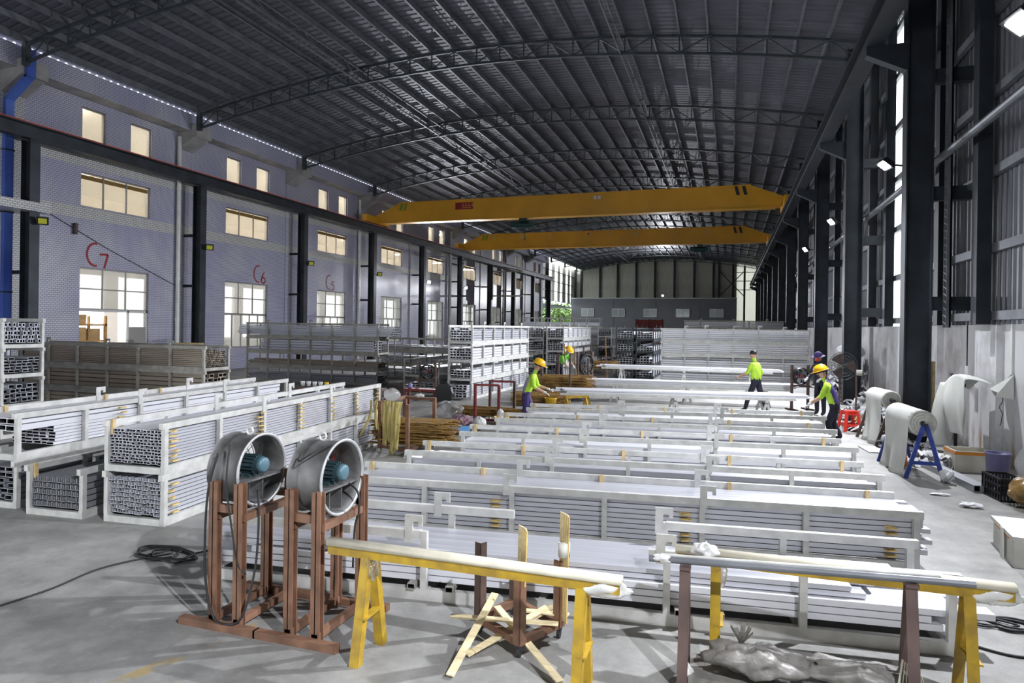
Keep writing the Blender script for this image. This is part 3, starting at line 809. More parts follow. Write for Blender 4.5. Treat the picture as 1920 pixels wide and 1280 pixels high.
# faint painted characters along the far crane
for x, ch in ((-19.55,'安'),(-17.0,'全'),(-14.5,'生'),(-12.25,'产'),(-9.5,'质'),(-7.3,'量'),(-4.6,'回'),(-1.7,'起')):
    o = obj('lettering', text_mesh(ch, .55, M['pale_text']), c2, (x, -.226, 9.95)); o.rotation_euler = (PI/2, 0, 0)
B(-11.3, -11.1, -.23, -.222, 9.95, 10.15).build('notice', M['purple_bucket'], c2)
# ------------------------------------------------------------------ stackable profile racks
TH = .58                      # height of one tier
def rack_parts(t, L, W, H, m, posts, hooks=(1.55, 3.7), front_gap=None, rear_gap=None, blocks=(), end_low=False):
    mm = M[m]
    for y in (0, W-.055): B(0, L, y, y+.055, .0, .095).build('base_beam', mm, t)
    for x in posts:
        B(x-.028, x+.028, .055, W-.055, .02, .075).build('cross_member', mm, t)
        for s, y in ((0, -.004), (1, W-.048)):
            gap = (front_gap, rear_gap)[s]
            if gap and gap[0]+.12 < x < gap[1]-.12: continue
            B(x-.027, x+.027, y, y+.052, .09, H-.005).build('post', mm, t)
    for s, y in ((0, -.002), (1, W-.053)):
        gap = (front_gap, rear_gap)[s]
        if gap:
            B(-.03, gap[0], y, y+.055, H-.07, H).build('top_rail', mm, t); B(gap[1], L+.03, y, y+.055, H-.07, H).build('top_rail', mm, t)
        else:
            B(-.03, L+.03, y, y+.055, H-.07, H).build('top_rail', mm, t)
    for x in (0, L-.05): B(x, x+.05, .05, W-.05, .0, .07).build('end_beam', mm, t)
    for hx in hooks:
        for y in (0, W-.05):
            mb = MB()
            mb.prism([(hx-.035, H-.1), (hx+.035, H-.1), (hx+.035, H+.075), (hx+.085, H+.075), (hx+.085, H+.04), (hx+.12, H+.04), (hx+.12, H+.13), (hx-.035, H+.13)], y-.012, y+.004, 'y')
            mb.build('hook', mm, t)
    for bx in blocks:
        B(bx-.022, bx+.022, W-.085, W-.055, H-.16, H+.012).build('timber_block', M['timber'], t)
    return t

_pm = {}
def profile_mesh(w, h, L, m, kind='tube'):
    key = (round(w,4), round(h,4), round(L,3), m, kind)
    if key in _pm: return _pm[key]
    mb = MB(); profile_into(mb, 0, 0, 0, w, h, L, kind)
    _pm[key] = mb.mesh('aluminium_profile', [M[m], M['alu_inside_shade']])
    return _pm[key]
def profile_into(mb, x, y, z, w, h, L, kind='tube'):
    """one extruded section lying along x; y across, z up"""
    g = .0015; y += g; z += g; w -= 2*g; h -= max(2*g, h*.16)
    if kind == 'tube':
        t = min(w, h)*.13
        o = [(y,z),(y+w,z),(y+w,z+h),(y,z+h)]; i = [(y+t,z+t),(y+w-t,z+t),(y+w-t,z+h-t),(y+t,z+h-t)]
        vs = [(x,*p) for p in o] + [(x+L,*p) for p in o] + [(x,*p) for p in i] + [(x+L,*p) for p in i]
        mb.mi = 0; k = len(mb.v)
        mb.add(vs, [(a,(a+1)%4,(a+1)%4+4,a+4) for a in range(4)] + [(a+8,(a+1)%4+8,(a+1)%4,a) for a in range(4)] + [(a+4,(a+1)%4+4,(a+1)%4+12,a+12) for a in range(4)])
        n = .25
        mb.mi = 1  # inner walls and plug take the painted shade colour
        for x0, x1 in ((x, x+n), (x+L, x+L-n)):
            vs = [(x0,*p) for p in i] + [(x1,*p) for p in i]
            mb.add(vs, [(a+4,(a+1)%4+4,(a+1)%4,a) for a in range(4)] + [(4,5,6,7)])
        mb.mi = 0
    else:                                          # open channel with two upright fins
        t = max(w*.07, .004)
        poly = [(y,z),(y+w,z),(y+w,z+h),(y+w-t,z+h),(y+w-t,z+t),(y+w*.45+t,z+t),(y+w*.45+t,z+h*.8),(y+w*.45,z+h*.8),(y+w*.45,z+t),(y+t,z+t),(y+t,z+h),(y,z+h)]
        n = len(poly)
        vs = [(x,*p) for p in poly] + [(x+L,*p) for p in poly]
        mb.mi = 0
        mb.add(vs, [(a,(a+1)%n,(a+1)%n+n,a+n) for a in range(n)])
        for x0 in (x, x+L): 
            for q in ((y,y+w,z,z+t),(y,y+t,z,z+h),(y+w-t,y+w,z,z+h),(y+w*.45,y+w*.45+t,z,z+h*.8)):
                mb.add([(x0,q[0],q[2]),(x0,q[1],q[2]),(x0,q[1],q[3]),(x0,q[0],q[3])], [(0,1,2,3)])

NPROF = 0
def fill(loc, rz, rows, cols, w, h, L, m, kind='tube', z0=.10, y0=.06, x0=.05, single=None, label=None, group=None, stuff_label=None, jit=.0, skip=None, overhang=None, seed=1, sz=None):
    """rows x cols of profiles in a rack; single(r,c) -> its own object, the rest one 'stuff' mesh"""
    global NPROF
    rr = random.Random(seed)
    mb = MB(); c_, s_ = math.cos(rz), math.sin(rz)
    for r in range(rows):
        for c in range(cols):
            if skip and skip(r, c): continue
            dx = rr.uniform(-jit, jit); x = x0 + dx
            y = y0 + c*w; z = z0 + r*h
            if single and single(r, c):
                o = obj('aluminium_profile', profile_mesh(w, h, L, m, kind), None, (loc[0]+c_*x-s_*y, loc[1]+s_*x+c_*y, loc[2]+z), rz, label, 'metal profile', group)
                NPROF += 1
            else:
                profile_into(mb, x, y, z, w, h, L, kind)
    if mb.v:
        mb.build('profile_stack', [M[m], M['alu_inside_shade']], None, loc=loc, rz=rz, label=stuff_label, cat='metal profiles', kind='stuff')

P7 = [.03 + .99*i for i in range(7)]
def rack_at(x, y, z, rz, label, group, L=6.0, W=.82, m='galv', posts=None, **kw):
    t = thing('profile_rack', label, 'rack', (x, y, z), rz, group)
    return rack_parts(t, L, W, TH, m, posts or [p*L/6.0 for p in P7], **kw)

# ---- the row of racks across the middle aisle, nearest first
GA = 'low racks across the middle of the floor'
rowrack = [  # x, y, rz, label word
 ('A', -4.40, 4.74, .113, 'nearest low rack behind the yellow sawhorses, its top rails broken in the middle'),
 ('B', -4.20, 6.46, .120, 'second low rack from the front, filled level with eight layers of profiles'),
 ('C', -4.19, 8.09, .127, 'third low rack from the front across the middle floor'),
 ('D', -4.12, 9.84, .160, 'fourth low rack from the front across the middle floor'),
 ('E', -4.14, 11.58, .168, 'fifth low rack from the front across the middle floor'),
 ('F', -4.05, 13.30, .190, 'sixth and farthest low rack in the row across the middle floor')]
for (n, x, y, rz, lab) in rowrack:
    bl = () if n == 'A' else tuple(.08 + 1.42*i for i in range(5))
    kw = dict(front_gap=(1.98, 3.85), rear_gap=(2.62, 4.0), hooks=(1.88, 3.94)) if n == 'A' else dict(hooks=(1.95, 4.0))
    rack_at(x, y, 0, rz, lab, GA, blocks=bl, **kw)
    gp = f'profiles in the {lab.split(" low rack")[0]} low rack'
    if n == 'A':
        lab_ = 'bright aluminium profile heaped low in the nearest rack behind the sawhorses'
        # uneven heaps of wide channel sections
        fill((x,y,0), rz, 3, 5, .14, .055, 5.9, 'alu_white', z0=.14, x0=.15, single=lambda r, c: c == 0 or r == 2, label=lab_, group='profiles in the nearest low rack', stuff_label='bright aluminium profiles in the middle of the nearest low rack', jit=.22, seed=3)
        fill((x,y,.165), rz, 2, 4, .15, .045, 5.4, 'alu', z0=.14, y0=.12, x0=.2, single=lambda r, c: c == 0 or r == 1, label=lab_, group='profiles in the nearest low rack', stuff_label='silver aluminium profiles on top in the nearest low rack', jit=.3, seed=4)
    else:
        cols, rws = (7, 8) if n == 'B' else (6, 5)
        w = .70/cols; h = (.415 if n == 'B' else (.36 if n in 'CE' else .33))/rws
        near = n in 'BCD'
        fill((x,y,0), rz, rws, cols, w, h, 5.95, 'alu' if n in 'BCE' else 'alu_white', x0=.03 if n != 'B' else .1, jit=.08,
             single=(lambda r, c, R_=rws: c == 0 or r == R_-1) if near else (lambda r, c, R_=rws: r == R_-1),
             label=f'silver aluminium profile lying in the {lab.split(" low rack")[0]} low rack of the middle row',
             group=gp, stuff_label=f'inner aluminium profiles packed in the {lab.split(" low rack")[0]} low rack', seed=ord(n))
# small steel packing tubes under the nearest bundle, seen end-on between base beam and profiles
for i, (bx) in enumerate((1.95, 2.28, 4.12, 4.42)):
    s = profile_mesh(.07, .055, .5, 'galv_old')
    c_, s_ = math.cos(.113), math.sin(.113)
    o = obj('packing_tube', s, None, (-4.40+c_*bx+s_*.03, 4.74+s_*bx-c_*.03, .097), .113+PI/2, 'short grey square packing tube under the profiles in the nearest low rack', 'packing tube', 'packing tubes under the nearest rack load')
# yellow timber wedges poking out between the layers of the second rack
c_, s_ = math.cos(.12), math.sin(.12)
for j, bx in enumerate((1.93, 3.93, 5.86)):
    for i in range(6):
        mb = B(-.05, .05, -.02, .10, 0, .014)
        o = mb.build('timber_wedge', M['timber_yellow'], None, loc=(-4.2+c_*(bx-.10)-s_*.03, 6.46+s_*(bx-.10)+c_*.03, .125+i*.0519*1.03), rz=.12+rnd.uniform(-.5,.5),
                     label='yellow timber wedge between profile layers of the second low rack', cat='wedge', group='timber wedges in the second low rack')

# ---- racks at the left, standing end-on to the camera
GL = 'racks standing end-on at the left'
RL = PI/2 + .075
def end_rack(x, y, tier, label, L=5.5, m='galv', W=.82, rz=RL, **kw):
    return rack_at(x, y, tier*TH, rz, label, GL, L=L, W=W, m=m, hooks=(L*.33, L*.66) if kw.pop('hk', True) else (), **kw)
def side_ties(x, y, z, rz, n, xs, lab, grp):
    c_, s_ = math.cos(rz), math.sin(rz)
    for bx in xs:
        for i in range(n):
            lx, ly = bx+rnd.uniform(-.03,.03), rnd.uniform(-.03, .0)
            B(-.05, .05, -.012, .03, 0, .016).build('timber_wedge', M['timber_yellow'], None, loc=(x+c_*lx-s_*ly, y+s_*lx+c_*ly, z+.13+i*.40/n), rz=rz+rnd.uniform(-.4,.4), label=lab, cat='wedge', group=grp)
x, y = -5.98, 5.73
end_rack(x, y, 0, 'lower tier of the two-tier end-on rack beside the twin fans', hk=False)
fill((x,y,0), RL, 9, 8, .0875, .047, 5.3, 'alu', 'chan', x0=.03, single=lambda r, c: True, label='aluminium channel in the lower tier of the end-on rack beside the fans', group='channels in the lower end-on rack', jit=.03)
side_ties(x, y, 0, RL, 5, (.13,), 'yellow timber wedge in the lower tier of the end-on rack beside the fans', 'wedges in the lower end-on rack')
end_rack(x, y, 1, 'upper tier of the two-tier end-on rack beside the twin fans', blocks=(.05,))
fill((x,y,TH), RL, 11, 14, .05, .0355, 5.3, 'alu', x0=.03, single=lambda r, c: c == 0 or r >= 10, label='small aluminium tube in the upper tier of the end-on rack beside the fans', group='tubes in the upper end-on rack', stuff_label='dense block of small aluminium tubes in the upper end-on rack beside the fans', jit=.02)
side_ties(x, y, TH, RL, 7, (.13, 1.75, 2.75), 'yellow timber wedge in the upper tier of the end-on rack beside the fans', 'wedges in the upper end-on rack')
side_ties(x, y, TH, RL, 6, (3.72, 4.55, 5.4), 'yellow timber wedge far along the upper tier of the end-on rack beside the fans', 'far wedges in the upper end-on rack')
x, y = -7.07, 5.62
end_rack(x, y, 0, 'low single rack of finned channels between the two taller end-on racks', blocks=(.06,), hk=False)
fill((x,y,0), RL, 5, 10, .07, .072, 5.3, 'alu_dark', 'chan', x0=.03, single=lambda r, c: True, label='finned grey channel in the low rack between the taller end-on racks', group='finned channels in the low end-on rack', jit=.01)
x, y = -8.19, 5.65
end_rack(x, y, 0, 'lower tier of the end-on rack at the far left of the foreground', L=5.7, hk=False)
fill((x,y,0), RL, 6, 6, .116, .068, 5.5, 'alu_dark', x0=.02, single=lambda r, c: c == 0, label='grey profile in the lower tier of the far left end-on rack', group='profiles in the lower far left end-on rack', stuff_label='grey profiles inside the lower tier of the far left end-on rack', jit=.03)
end_rack(x, y, 1, 'upper tier of the end-on rack at the far left of the foreground', L=5.7, blocks=(.45, 2.0, 3.1))
fill((x,y,TH), RL, 6, 6, .116, .042, 4.9, 'alu_white', x0=.55, single=lambda r, c: c == 0, label='white aluminium profile in the upper tier of the far left end-on rack', group='profiles in the upper far left end-on rack', stuff_label='white aluminium profiles inside the upper tier of the far left end-on rack', jit=.02)
fill((x,y,TH+.25), RL, 2, 5, .14, .085, 5.5, 'alu_white', x0=.03, single=lambda r, c: c == 0 or r == 1, label='wide white aluminium profile on top of the far left end-on rack', group='wide profiles on the far left end-on rack', stuff_label='wide white profiles inside the far left end-on rack', jit=.02)
side_ties(x, y, TH, RL, 6, (1.55,), 'yellow timber wedge in the far left end-on rack', 'wedges in the far left end-on rack')

# ---- stacks farther back: a prototype rack per finish, copied with its parts
protos = {}
def proto_rack(m, L, W):
    k = (m, L, W)
    if k not in protos:
        t = thing('profile_rack', 'rack', 'rack')
        rack_parts(t, L, W, TH, m, [p*L/6.0 for p in P7], hooks=())
        protos[k] = (t, [True])
    t, fresh = protos[k]
    if fresh[0]: fresh[0] = False; return t
    return copy_tree(t)
TIER = ['lowest', 'second', 'third', 'fourth', 'fifth']
def stack(x, y, rz, tiers, where, fills, m='galv', L=6.0, W=.82, seed=0, hook_top=True):
    """tiers of racks on one another; fills: per tier (rows, cols, h, mat, kind, xoff, Lp)"""
    rr = random.Random(seed)
    for i in range(tiers):
        t = proto_rack(m, L, W)
        t.location = (x, y, i*TH); t.rotation_euler = (0, 0, rz)
        nm = 'top' if i == tiers-1 else TIER[i]
        tag(t, f'{nm} tier of the {where}', 'rack', f'racks of the {where}')
        f = fills[i] if i < len(fills) else None
        if f:
            rows, cols, fillh, mt, kind = f[:5]
            Lp = f[6] if len(f) > 6 else L-.12; xo = f[5] if len(f) > 5 else .06
            w = (W-.12)/cols; h = fillh/rows
            fill((x,y,i*TH), rz, rows, cols, w, h, Lp, mt, kind, x0=xo, stuff_label=f'metal profiles in the {nm} tier of the {where}', jit=.05, seed=seed*7+i, skip=(lambda r, c, R_=rows: r == R_-1 and rr.random() < .35) if rows > 2 else None)
    if hook_top:
        for hx in (L*.17, L*.5, L*.83):
            mb = MB(); mb.prism([(hx-.03, TH-.06), (hx+.03, TH-.06), (hx+.03, TH+.07), (hx+.10, TH+.07), (hx+.10, TH+.04), (hx+.13, TH+.04), (hx+.13, TH+.12), (hx-.03, TH+.12)], -.012, .004, 'y')
            mb.build('hook', M[m], t)
EW = PI/2
stack(-19.2, 8.8, .0, 4, 'four-tier stack at the far left edge', [None, (4,6,.36,'alu_dark','tube'), (5,6,.30,'alu_dark','tube'), (5,12,.40,'alu','tube')], seed=1)
stack(-17.5, 12.1, .0, 3, 'dull three-tier stack in front of the doorway', [(4,5,.4,'alu_bronze','tube'), (4,5,.42,'alu_bronze','tube'), (9,12,.40,'alu_bronze','tube')], m='galv_old', seed=2)
stack(-18.5, 21.7, .0, 4, 'four-tier stack under the C6 number', [(4,5,.25,'alu_dark','tube'), (4,5,.2,'alu_bronze','tube'), (4,5,.40,'alu','tube',.7,5.1), (6,6,.40,'alu','tube',-.45,7.0)], m='galv_old', seed=3)
stack(-14.6, 25.4, .0, 3, 'dark three-tier stack behind the floor fan', [(3,5,.3,'alu_dark','tube'), (3,5,.3,'alu_dark','tube'), (3,4,.2,'alu_dark','tube')], m='galv_old', L=4.6, seed=4)
stack(-9.0, 19.6, EW, 2, 'two-tier stack beside the floor fan', [(4,7,.3,'alu_white','tube'), (4,7,.25,'alu_white','tube')], m='galv_old', W=1.3, seed=5)
stack(-7.57, 18.9, EW, 4, 'tall four-tier stack left of the worker in the lime shirt', [(5,6,.38,'alu','tube',-.3,6.2), (3,6,.24,'alu_white','tube'), (4,7,.34,'alu_white','tube'), (5,7,.40,'alu','tube')], seed=6)
stack(-8.15, 29.2, EW, 4, 'four-tier stack behind the tall middle stack', [(4,6,.3,'alu_dark','tube'), (4,6,.3,'alu_dark','tube'), (4,6,.35,'alu_dark','tube'), (5,6,.38,'alu_white','tube')], seed=7)
stack(-7.1, 28.8, EW, 4, 'four-tier stack behind the bending worker', [(4,6,.3,'alu','tube'), (4,6,.36,'alu_white','tube'), (5,6,.40,'alu_white','tube'), (5,6,.40,'alu_white','tube')], seed=8)
stack(-6.5, 37.9, EW, 4, 'distant four-tier stack beside the red bins', [(4,6,.3,'alu','tube'), (4,6,.36,'alu_dark','tube'), (4,6,.36,'alu_dark','tube'), (5,6,.38,'alu','tube')], seed=9)
stack(-16.6, 42.0, .02, 4, 'distant stack under the lit left floodlights', [None, (4,5,.36,'alu','tube'), (4,5,.36,'alu','tube'), (4,5,.25,'alu','tube')], seed=10)
stack(-12.6, 40.0, .04, 5, 'distant five-tier stack left of the red bins', [None, (4,5,.36,'alu','tube'), (4,5,.36,'alu','tube'), (4,5,.36,'alu','tube'), (3,5,.2,'alu','tube')], L=5.0, seed=11)
stack(-4.15, 30.1, EW, 4, 'dark-framed stack left of the white wall of racks, its left half', [(2,5,.2,'alu_white','tube'), (3,5,.30,'alu_white','tube',-.1,6.0), (3,5,.30,'alu_white','tube'), (3,5,.32,'alu_white','tube')], m='steel_mid', W=.80, seed=12)
stack(-3.25, 30.1, EW, 4, 'dark-framed stack left of the white wall of racks, its right half', [(2,5,.2,'alu_white','tube'), (3,5,.36,'alu_white','tube'), (3,5,.30,'alu_white','tube'), (3,5,.30,'alu_white','tube')], m='steel_mid', W=.80, seed=13)
stack(-2.85, 29.3, .01, 4, 'white four-tier stack across the far end of the middle aisle', [(4,5,.38,'alu_white','tube'), (4,5,.38,'alu_white','tube'), (5,5,.42,'alu_white','tube'), (5,5,.42,'alu_white','tube')], seed=14)
stack(-3.0, 46.6, .02, 5, 'distant grey stack showing above the white wall of racks', [None, None, (4,5,.4,'alu_dark','tube'), (4,5,.4,'alu_dark','tube'), (4,5,.4,'alu','tube')], L=6.4, seed=15)
# hooks standing on the white stack
for x in (-1.0, 2.1-.95):
    mb = MB(); mb.prism([(-.03,0),(.03,0),(.03,.10),(.10,.10),(.10,.06),(.14,.06),(.14,.16),(-.03,.16)], -.01, .01, 'y')
    mb.build('rack_hook', M['galv'], None, loc=(x, 29.33, 4*TH), label='white lifting hook standing on the white wall of racks', cat='hook', group='hooks on the white wall of racks')
# red bins far behind
for i, x in enumerate((-6.3, -5.35)):
    t = thing('steel_bin', f'dark red steel bin standing high behind the stacks, the {"left" if i == 0 else "right"} one', 'bin', (x, 46.5, 0), group='red steel bins far behind')
    for zz in (0, 1.0, 2.0): B(.03, .87, .03, .8, zz, zz+.9).build('bin_body', M['dark_red'], t)
    for px in (0, .84):
        for py in (0, .77): B(px, px+.06, py, py+.06, 0, 2.95).build('post', M['dark_red'], t)
# ------------------------------------------------------------------ twin drum fans on brown stands
def isec(mb, a, b, w=.075, d=.06, t=.008):
    """rolled I-section upright from a to b (vertical)"""
    (x, y, z0), z1 = a, b
    mb.box(x-w/2, x+w/2, y-d/2, y-d/2+t, z0, z1); mb.box(x-w/2, x+w/2, y+d/2-t, y+d/2, z0, z1); mb.box(x-t/2, x+t/2, y-d/2, y+d/2, z0, z1)
    return mb
def drum_fan(x, y, label, dx0, dx1, blade_mat):
    t = thing('drum_fan', label, 'fan', (x, y, 0), group='twin drum fans on brown stands')
    pr = M['primer']
    for (lx, ly) in ((-.115,-.30),(.115,-.30),(-.115,.29),(.115,.29)): isec(MB(), (lx, ly, .0), 1.09).build('leg', pr, t)
    for ly in (-.36, .35): B(-.37, .33, ly-.03, ly+.03, 0, .055).build('skid', pr, t)
    for lx in (-.115, .115): B(lx-.025, lx+.025, -.33, .32, .03, .08).build('floor_bar', pr, t)
    for lx in (-.115, .115): B(lx-.03, lx+.03, -.29, .28, .80, .855).build('cradle_bar', pr, t)
    for ly in (-.29, .28): B(-.11, .11, ly-.02, ly+.02, .86, .92).build('side_bar', pr, t)
    zc, r = 1.135, .268
    A = Matrix.Translation((0,0,zc)) @ Matrix.Rotation(PI/2, 4, 'Y')
    mb = MB(); mb.smooth = True
    prof = [(r+.012, dx0), (r, dx0+.012), (r, dx0+.09), (r+.006, dx0+.10), (r, dx0+.11), (r, dx1-.06), (r+.006, dx1-.05), (r+.004, dx1-.015), (r+.022, dx1), (r+.018, dx1+.008), (r-.004, dx1-.004), (r-.008, dx1-.05), (r-.008, dx0+.01), (r+.004, dx0)]
    mb.lathe(prof, 48, A)
    d = mb.build('drum', M['drum'], t)
    mb = MB(); mb.smooth = True
    mb.lathe([(r+.012, dx1+.002), (r+.024, dx1+.006), (r+.020, dx1+.016), (r+.004, dx1+.016), (r-.002, dx1+.004)], 48, A); mb.build('rim', M['drum_rim'], d)
    mm = MB(); mm.smooth = False
    mz = zc + .035
    mm.lathe([(.02,-.10),(.062,-.10),(.066,-.06),(.066,.10),(.063,.12),(.02,.12)], 20, Matrix.Translation((dx1-.12,0,mz)) @ Matrix.Rotation(PI/2, 4, 'Y'))
    mo = mm.build('motor', M['motor'], t)
    fin = MB()
    for k in range(16):
        a = 2*PI*k/16
        fin.bar((dx1-.20, 0.070*math.cos(a), mz+0.070*math.sin(a)), (dx1-.03, 0.070*math.cos(a), mz+0.070*math.sin(a)), .007, .02, up=(0, math.cos(a), math.sin(a)))
    fin.build('motor_fins', M['motor'], mo, kind='stuff')
    mm = MB(); mm.smooth = True; mm.lathe([(.0,.042),(.045,.04),(.061,.03),(.065,.0),(.060,-.005)], 24, Matrix.Translation((dx1-.005,0,mz)) @ Matrix.Rotation(PI/2, 4, 'Y')); mm.build('motor_cap', M['motor_cap'], mo)
    B(dx1-.16, dx1-.08, -.05, .05, mz-.10, mz-.05).build('motor_foot', M['motor'], mo)
    B(dx1-.22, dx1-.01, -.245, .245, mz-.115, mz-.10).build('shelf_plate', M['drum'], t)
    for yy in (-.10, .06): B(dx1-.20, dx1-.04, yy, yy+.008, mz-.28, mz-.115).build('shelf_bracket', M['drum'], t)
    hub = MB(); hub.cyl((dx0+.05,0,zc+.01), (dx0+.11,0,zc+.01), .06, 16); hub.build('hub', blade_mat, t)
    for k in range(6):
        a = 2*PI*k/6 + .35
        b = MB()
        def fn(u, v, a=a):
            rr = .05 + .19*u; an = a + (v-.5)*(.55+.25*u)
            return (dx0+.08 + (v-.5)*.10, rr*math.cos(an), zc+.01+rr*math.sin(an))
        b.smooth = True; b.grid(fn, 5, 4); b.build('blade', blade_mat, t)
    g = MB()
    for rr in (.05,.10,.15,.20,.25): g.tube([(dx0+.005, rr*math.cos(2*PI*k/28), zc+rr*math.sin(2*PI*k/28)) for k in range(28)], .003, 5, closed=True)
    for k in range(12): g.cyl((dx0+.005,0,zc), (dx0+.005, r*math.cos(2*PI*k/12), zc+r*math.sin(2*PI*k/12)), .003, 5)
    g.build('rear_guard', M['black'], t, kind='stuff')
    # lifting eye
    MB().tube([(-.06+.03*math.cos(2*PI*k/12), 0, zc+r+.03+.03*math.sin(2*PI*k/12)) for k in range(12)], .008, 6, closed=True).build('lifting_eye', M['galv'], t)
    return t
drum_fan(-3.585, 4.33, 'left drum fan of the pair on brown steel stands, mesh guard behind its motor', -.225, .06, M['drum'])
drum_fan(-2.90, 4.33, 'right drum fan of the pair on brown steel stands, red blades inside', -.18, .11, mat('fan_blade_red', (.42,.03,.03), .5))
def cable(pts, r, label, cat='cable', m='cable', grp=None, n=6):
    """smooth tube through points (Catmull-Rom)"""
    P = [Vector(p) for p in pts]; P = [P[0]] + P + [P[-1]]; out = []
    for i in range(1, len(P)-2):
        for k in range(6):
            u = k/6; a, b, c, d = P[i-1:i+3]
            out.append(.5*((2*b) + (c-a)*u + (2*a-5*b+4*c-d)*u*u + (3*b-3*c+d-a)*u**3))
    out.append(P[-2])
    mb = MB(); mb.smooth = True; mb.tube(out, r, n)
    return mb.build('cable', M[m], None, label=label, cat=cat, group=grp)
cable([(-3.70,4.05,1.30),(-3.74,4.00,1.05),(-3.76,3.99,.70),(-3.74,3.98,.35),(-3.66,3.97,.10),(-3.53,3.95,.06),(-3.40,3.98,.12),(-3.37,4.08,.45),(-3.40,4.15,.80),(-3.47,4.22,1.0)], .009, 'black cable looping below the left drum fan')
cable([(-3.60,4.06,1.37),(-3.585,4.01,1.1),(-3.52,4.0,.75),(-3.46,4.0,.5),(-3.40,4.02,.42)], .007, 'thin black cable hanging across the left drum fan')
cable([(-2.98,4.08,1.34),(-2.95,4.02,1.3),(-2.86,4.05,1.36),(-2.78,4.2,1.41)], .006, 'thin cable looped over the top of the right drum fan')
cable([(-2.80,4.45,1.06),(-2.70,4.42,1.0),(-2.68,4.4,.85),(-2.70,4.38,.75),(-2.70,4.36,.45)], .008, 'black cable hanging from the motor of the right drum fan')
cable([(-5.6,3.3,.008),(-5.51,3.69,.008),(-5.46,4.08,.008),(-5.50,4.50,.008),(-5.40,4.80,.008),(-5.2,5.1,.01)], .009, 'black cable trailing over the floor to the left')
def coil(cx, cy, r, n, label, seed=0, sy=.6, sq=.55):
    rr = random.Random(seed); pts = []
    for i in range(n*12):
        a = 2*PI*i/12; q = r*(.65+.4*rr.random()); pts.append((cx+q*math.cos(a)+.10*math.sin(a*.37), cy+sq*q*math.sin(a), .009+.004*(i/12)))
    cable(pts, .009, label)
coil(-5.22, 5.05, .30, 5, 'tangle of black cable on the floor left of the fans', 3)
cable([(-5.0,5.15,.01),(-4.75,5.3,.05),(-4.5,5.25,.03),(-4.25,5.1,.02),(-4.0,4.9,.01)], .009, 'black cable leaving the floor tangle towards the fans')

# ------------------------------------------------------------------ yellow sawhorses, brown trestle
def angle_leg(a, b, w, m, parent, name='leg', inward=1):
    a = Vector(a); b = Vector(b); mb = MB()
    mb.bar(a, b, w, .008, up=(0,1,0)); mb2 = MB()
    off = Vector((w/2*inward, .0, 0))
    mb.bar(a+off+Vector((0,w/2,0)), b+off+Vector((0,w/2,0)), .008, w, up=(0,1,0))
    return mb.build(name, m, parent)
def crumple(mb, c, rx, ry, rz_, n=18, seed=0, amp=.25):
    rr = random.Random(seed); ph = [rr.uniform(0, 6.28) for _ in range(8)]
    def fn(u, v):
        th = 2*PI*u; f = PI*v
        k = 1 + amp*(math.sin(3*th+ph[0]+4*f)+math.sin(5*th+ph[1]-3*f)*.6+math.sin(9*th+ph[2]+7*f)*.45+math.sin(13*th-5*f+ph[3])*.3)*.5
        return (c[0]+rx*k*math.sin(f)*math.cos(th), c[1]+ry*k*math.sin(f)*math.sin(th), c[2]+rz_*k*math.cos(f))
    mb.smooth = True
    return mb.grid(fn, n*2, n, closed_u=True)
def sawhorse(label, x0, x1, y, zt_, fx0, fx1, rz=0, grp='yellow sawhorses', spread=.17):
    t = thing('sawhorse', label, 'sawhorse', (0, 0, 0), group=grp)
    ym = y; ye = M['yellow']
    B(x0, x1, y-.035, y+.035, zt_-.07, zt_-.005).build('beam', ye, t)
    mb = MB(); mb.smooth = True; mb.prism([(y-.045,zt_-.008),(y+.045,zt_-.008),(y+.042,zt_+.02),(y+.02,zt_+.034),(y-.02,zt_+.034),(y-.042,zt_+.02)], x0-.01, x1+.01, 'x'); mb.smooth = False
    mb.build('padding', M['padding'], t)
    for fx in (fx0, fx1):
        for s in (-1, 1):
            angle_leg((fx, y+s*.035, zt_-.06), (fx-.0, y+s*spread, 0), .062, ye, t, inward=1)
        z = .30*zt_/.76; w = .035+(spread-.035)*(1-z/zt_)
        B(fx-.005, fx+.055, y-w, y+w, z, z+.012).build('brace', ye, t)
    mb = MB(); crumple(mb, (x1-.12, y, zt_-.045), .17, .042, .06, seed=2, amp=.22); mb.build('film_wrap', M['film'], t)
    mb = MB(); crumple(mb, (fx0+.03, y, zt_-.14), .045, .055, .075, seed=5, amp=.28); mb.build('film_wrap', M['poly'], t)
    return t
sawhorse('worn yellow sawhorse with padded top in front of the brown cart', -2.66, -.61, 4.0, .755, -2.36, -.85)
sawhorse('worn yellow sawhorse at the right with film-wrapped beam end', -.33, 1.66, 4.75, .745, -.07, 1.42)
t = thing('pipe_trestle', 'brown trestle carrying a long grey pipe in front of the right yellow sawhorse', 'trestle')
MB().cyl((-.49,4.45,.765), (1.37,4.45,.845), .022, 14).build('pipe', M['pipe_grey'], t)
MB().cyl((-.40,4.47,.79), (1.2,4.47,.862), .012, 10).build('thin_pipe', M['galv'], t)
for fx, zz in ((-.26,.765), (1.04,.83)):
    for s in (-1, 1): angle_leg((fx, 4.45+s*.02, zz-.02), (fx, 4.45+s*.16, 0), .06, M['mauve'], t, inward=1)
    B(fx-.03, fx+.04, 4.41, 4.49, zz-.04, zz-.02).build('saddle', M['mauve'], t)
mb = MB(); crumple(mb, (-.40, 4.45, .775), .07, .03, .025, seed=8); mb.build('film_wrap', M['film'], t)
mb = MB(); crumple(mb, (-.14, 4.62, .80), .08, .05, .045, seed=9, amp=.4); mb.build('film_knot', M['film'], None, label='crumpled clear film knotted on the left end of the right yellow sawhorse', cat='plastic film')

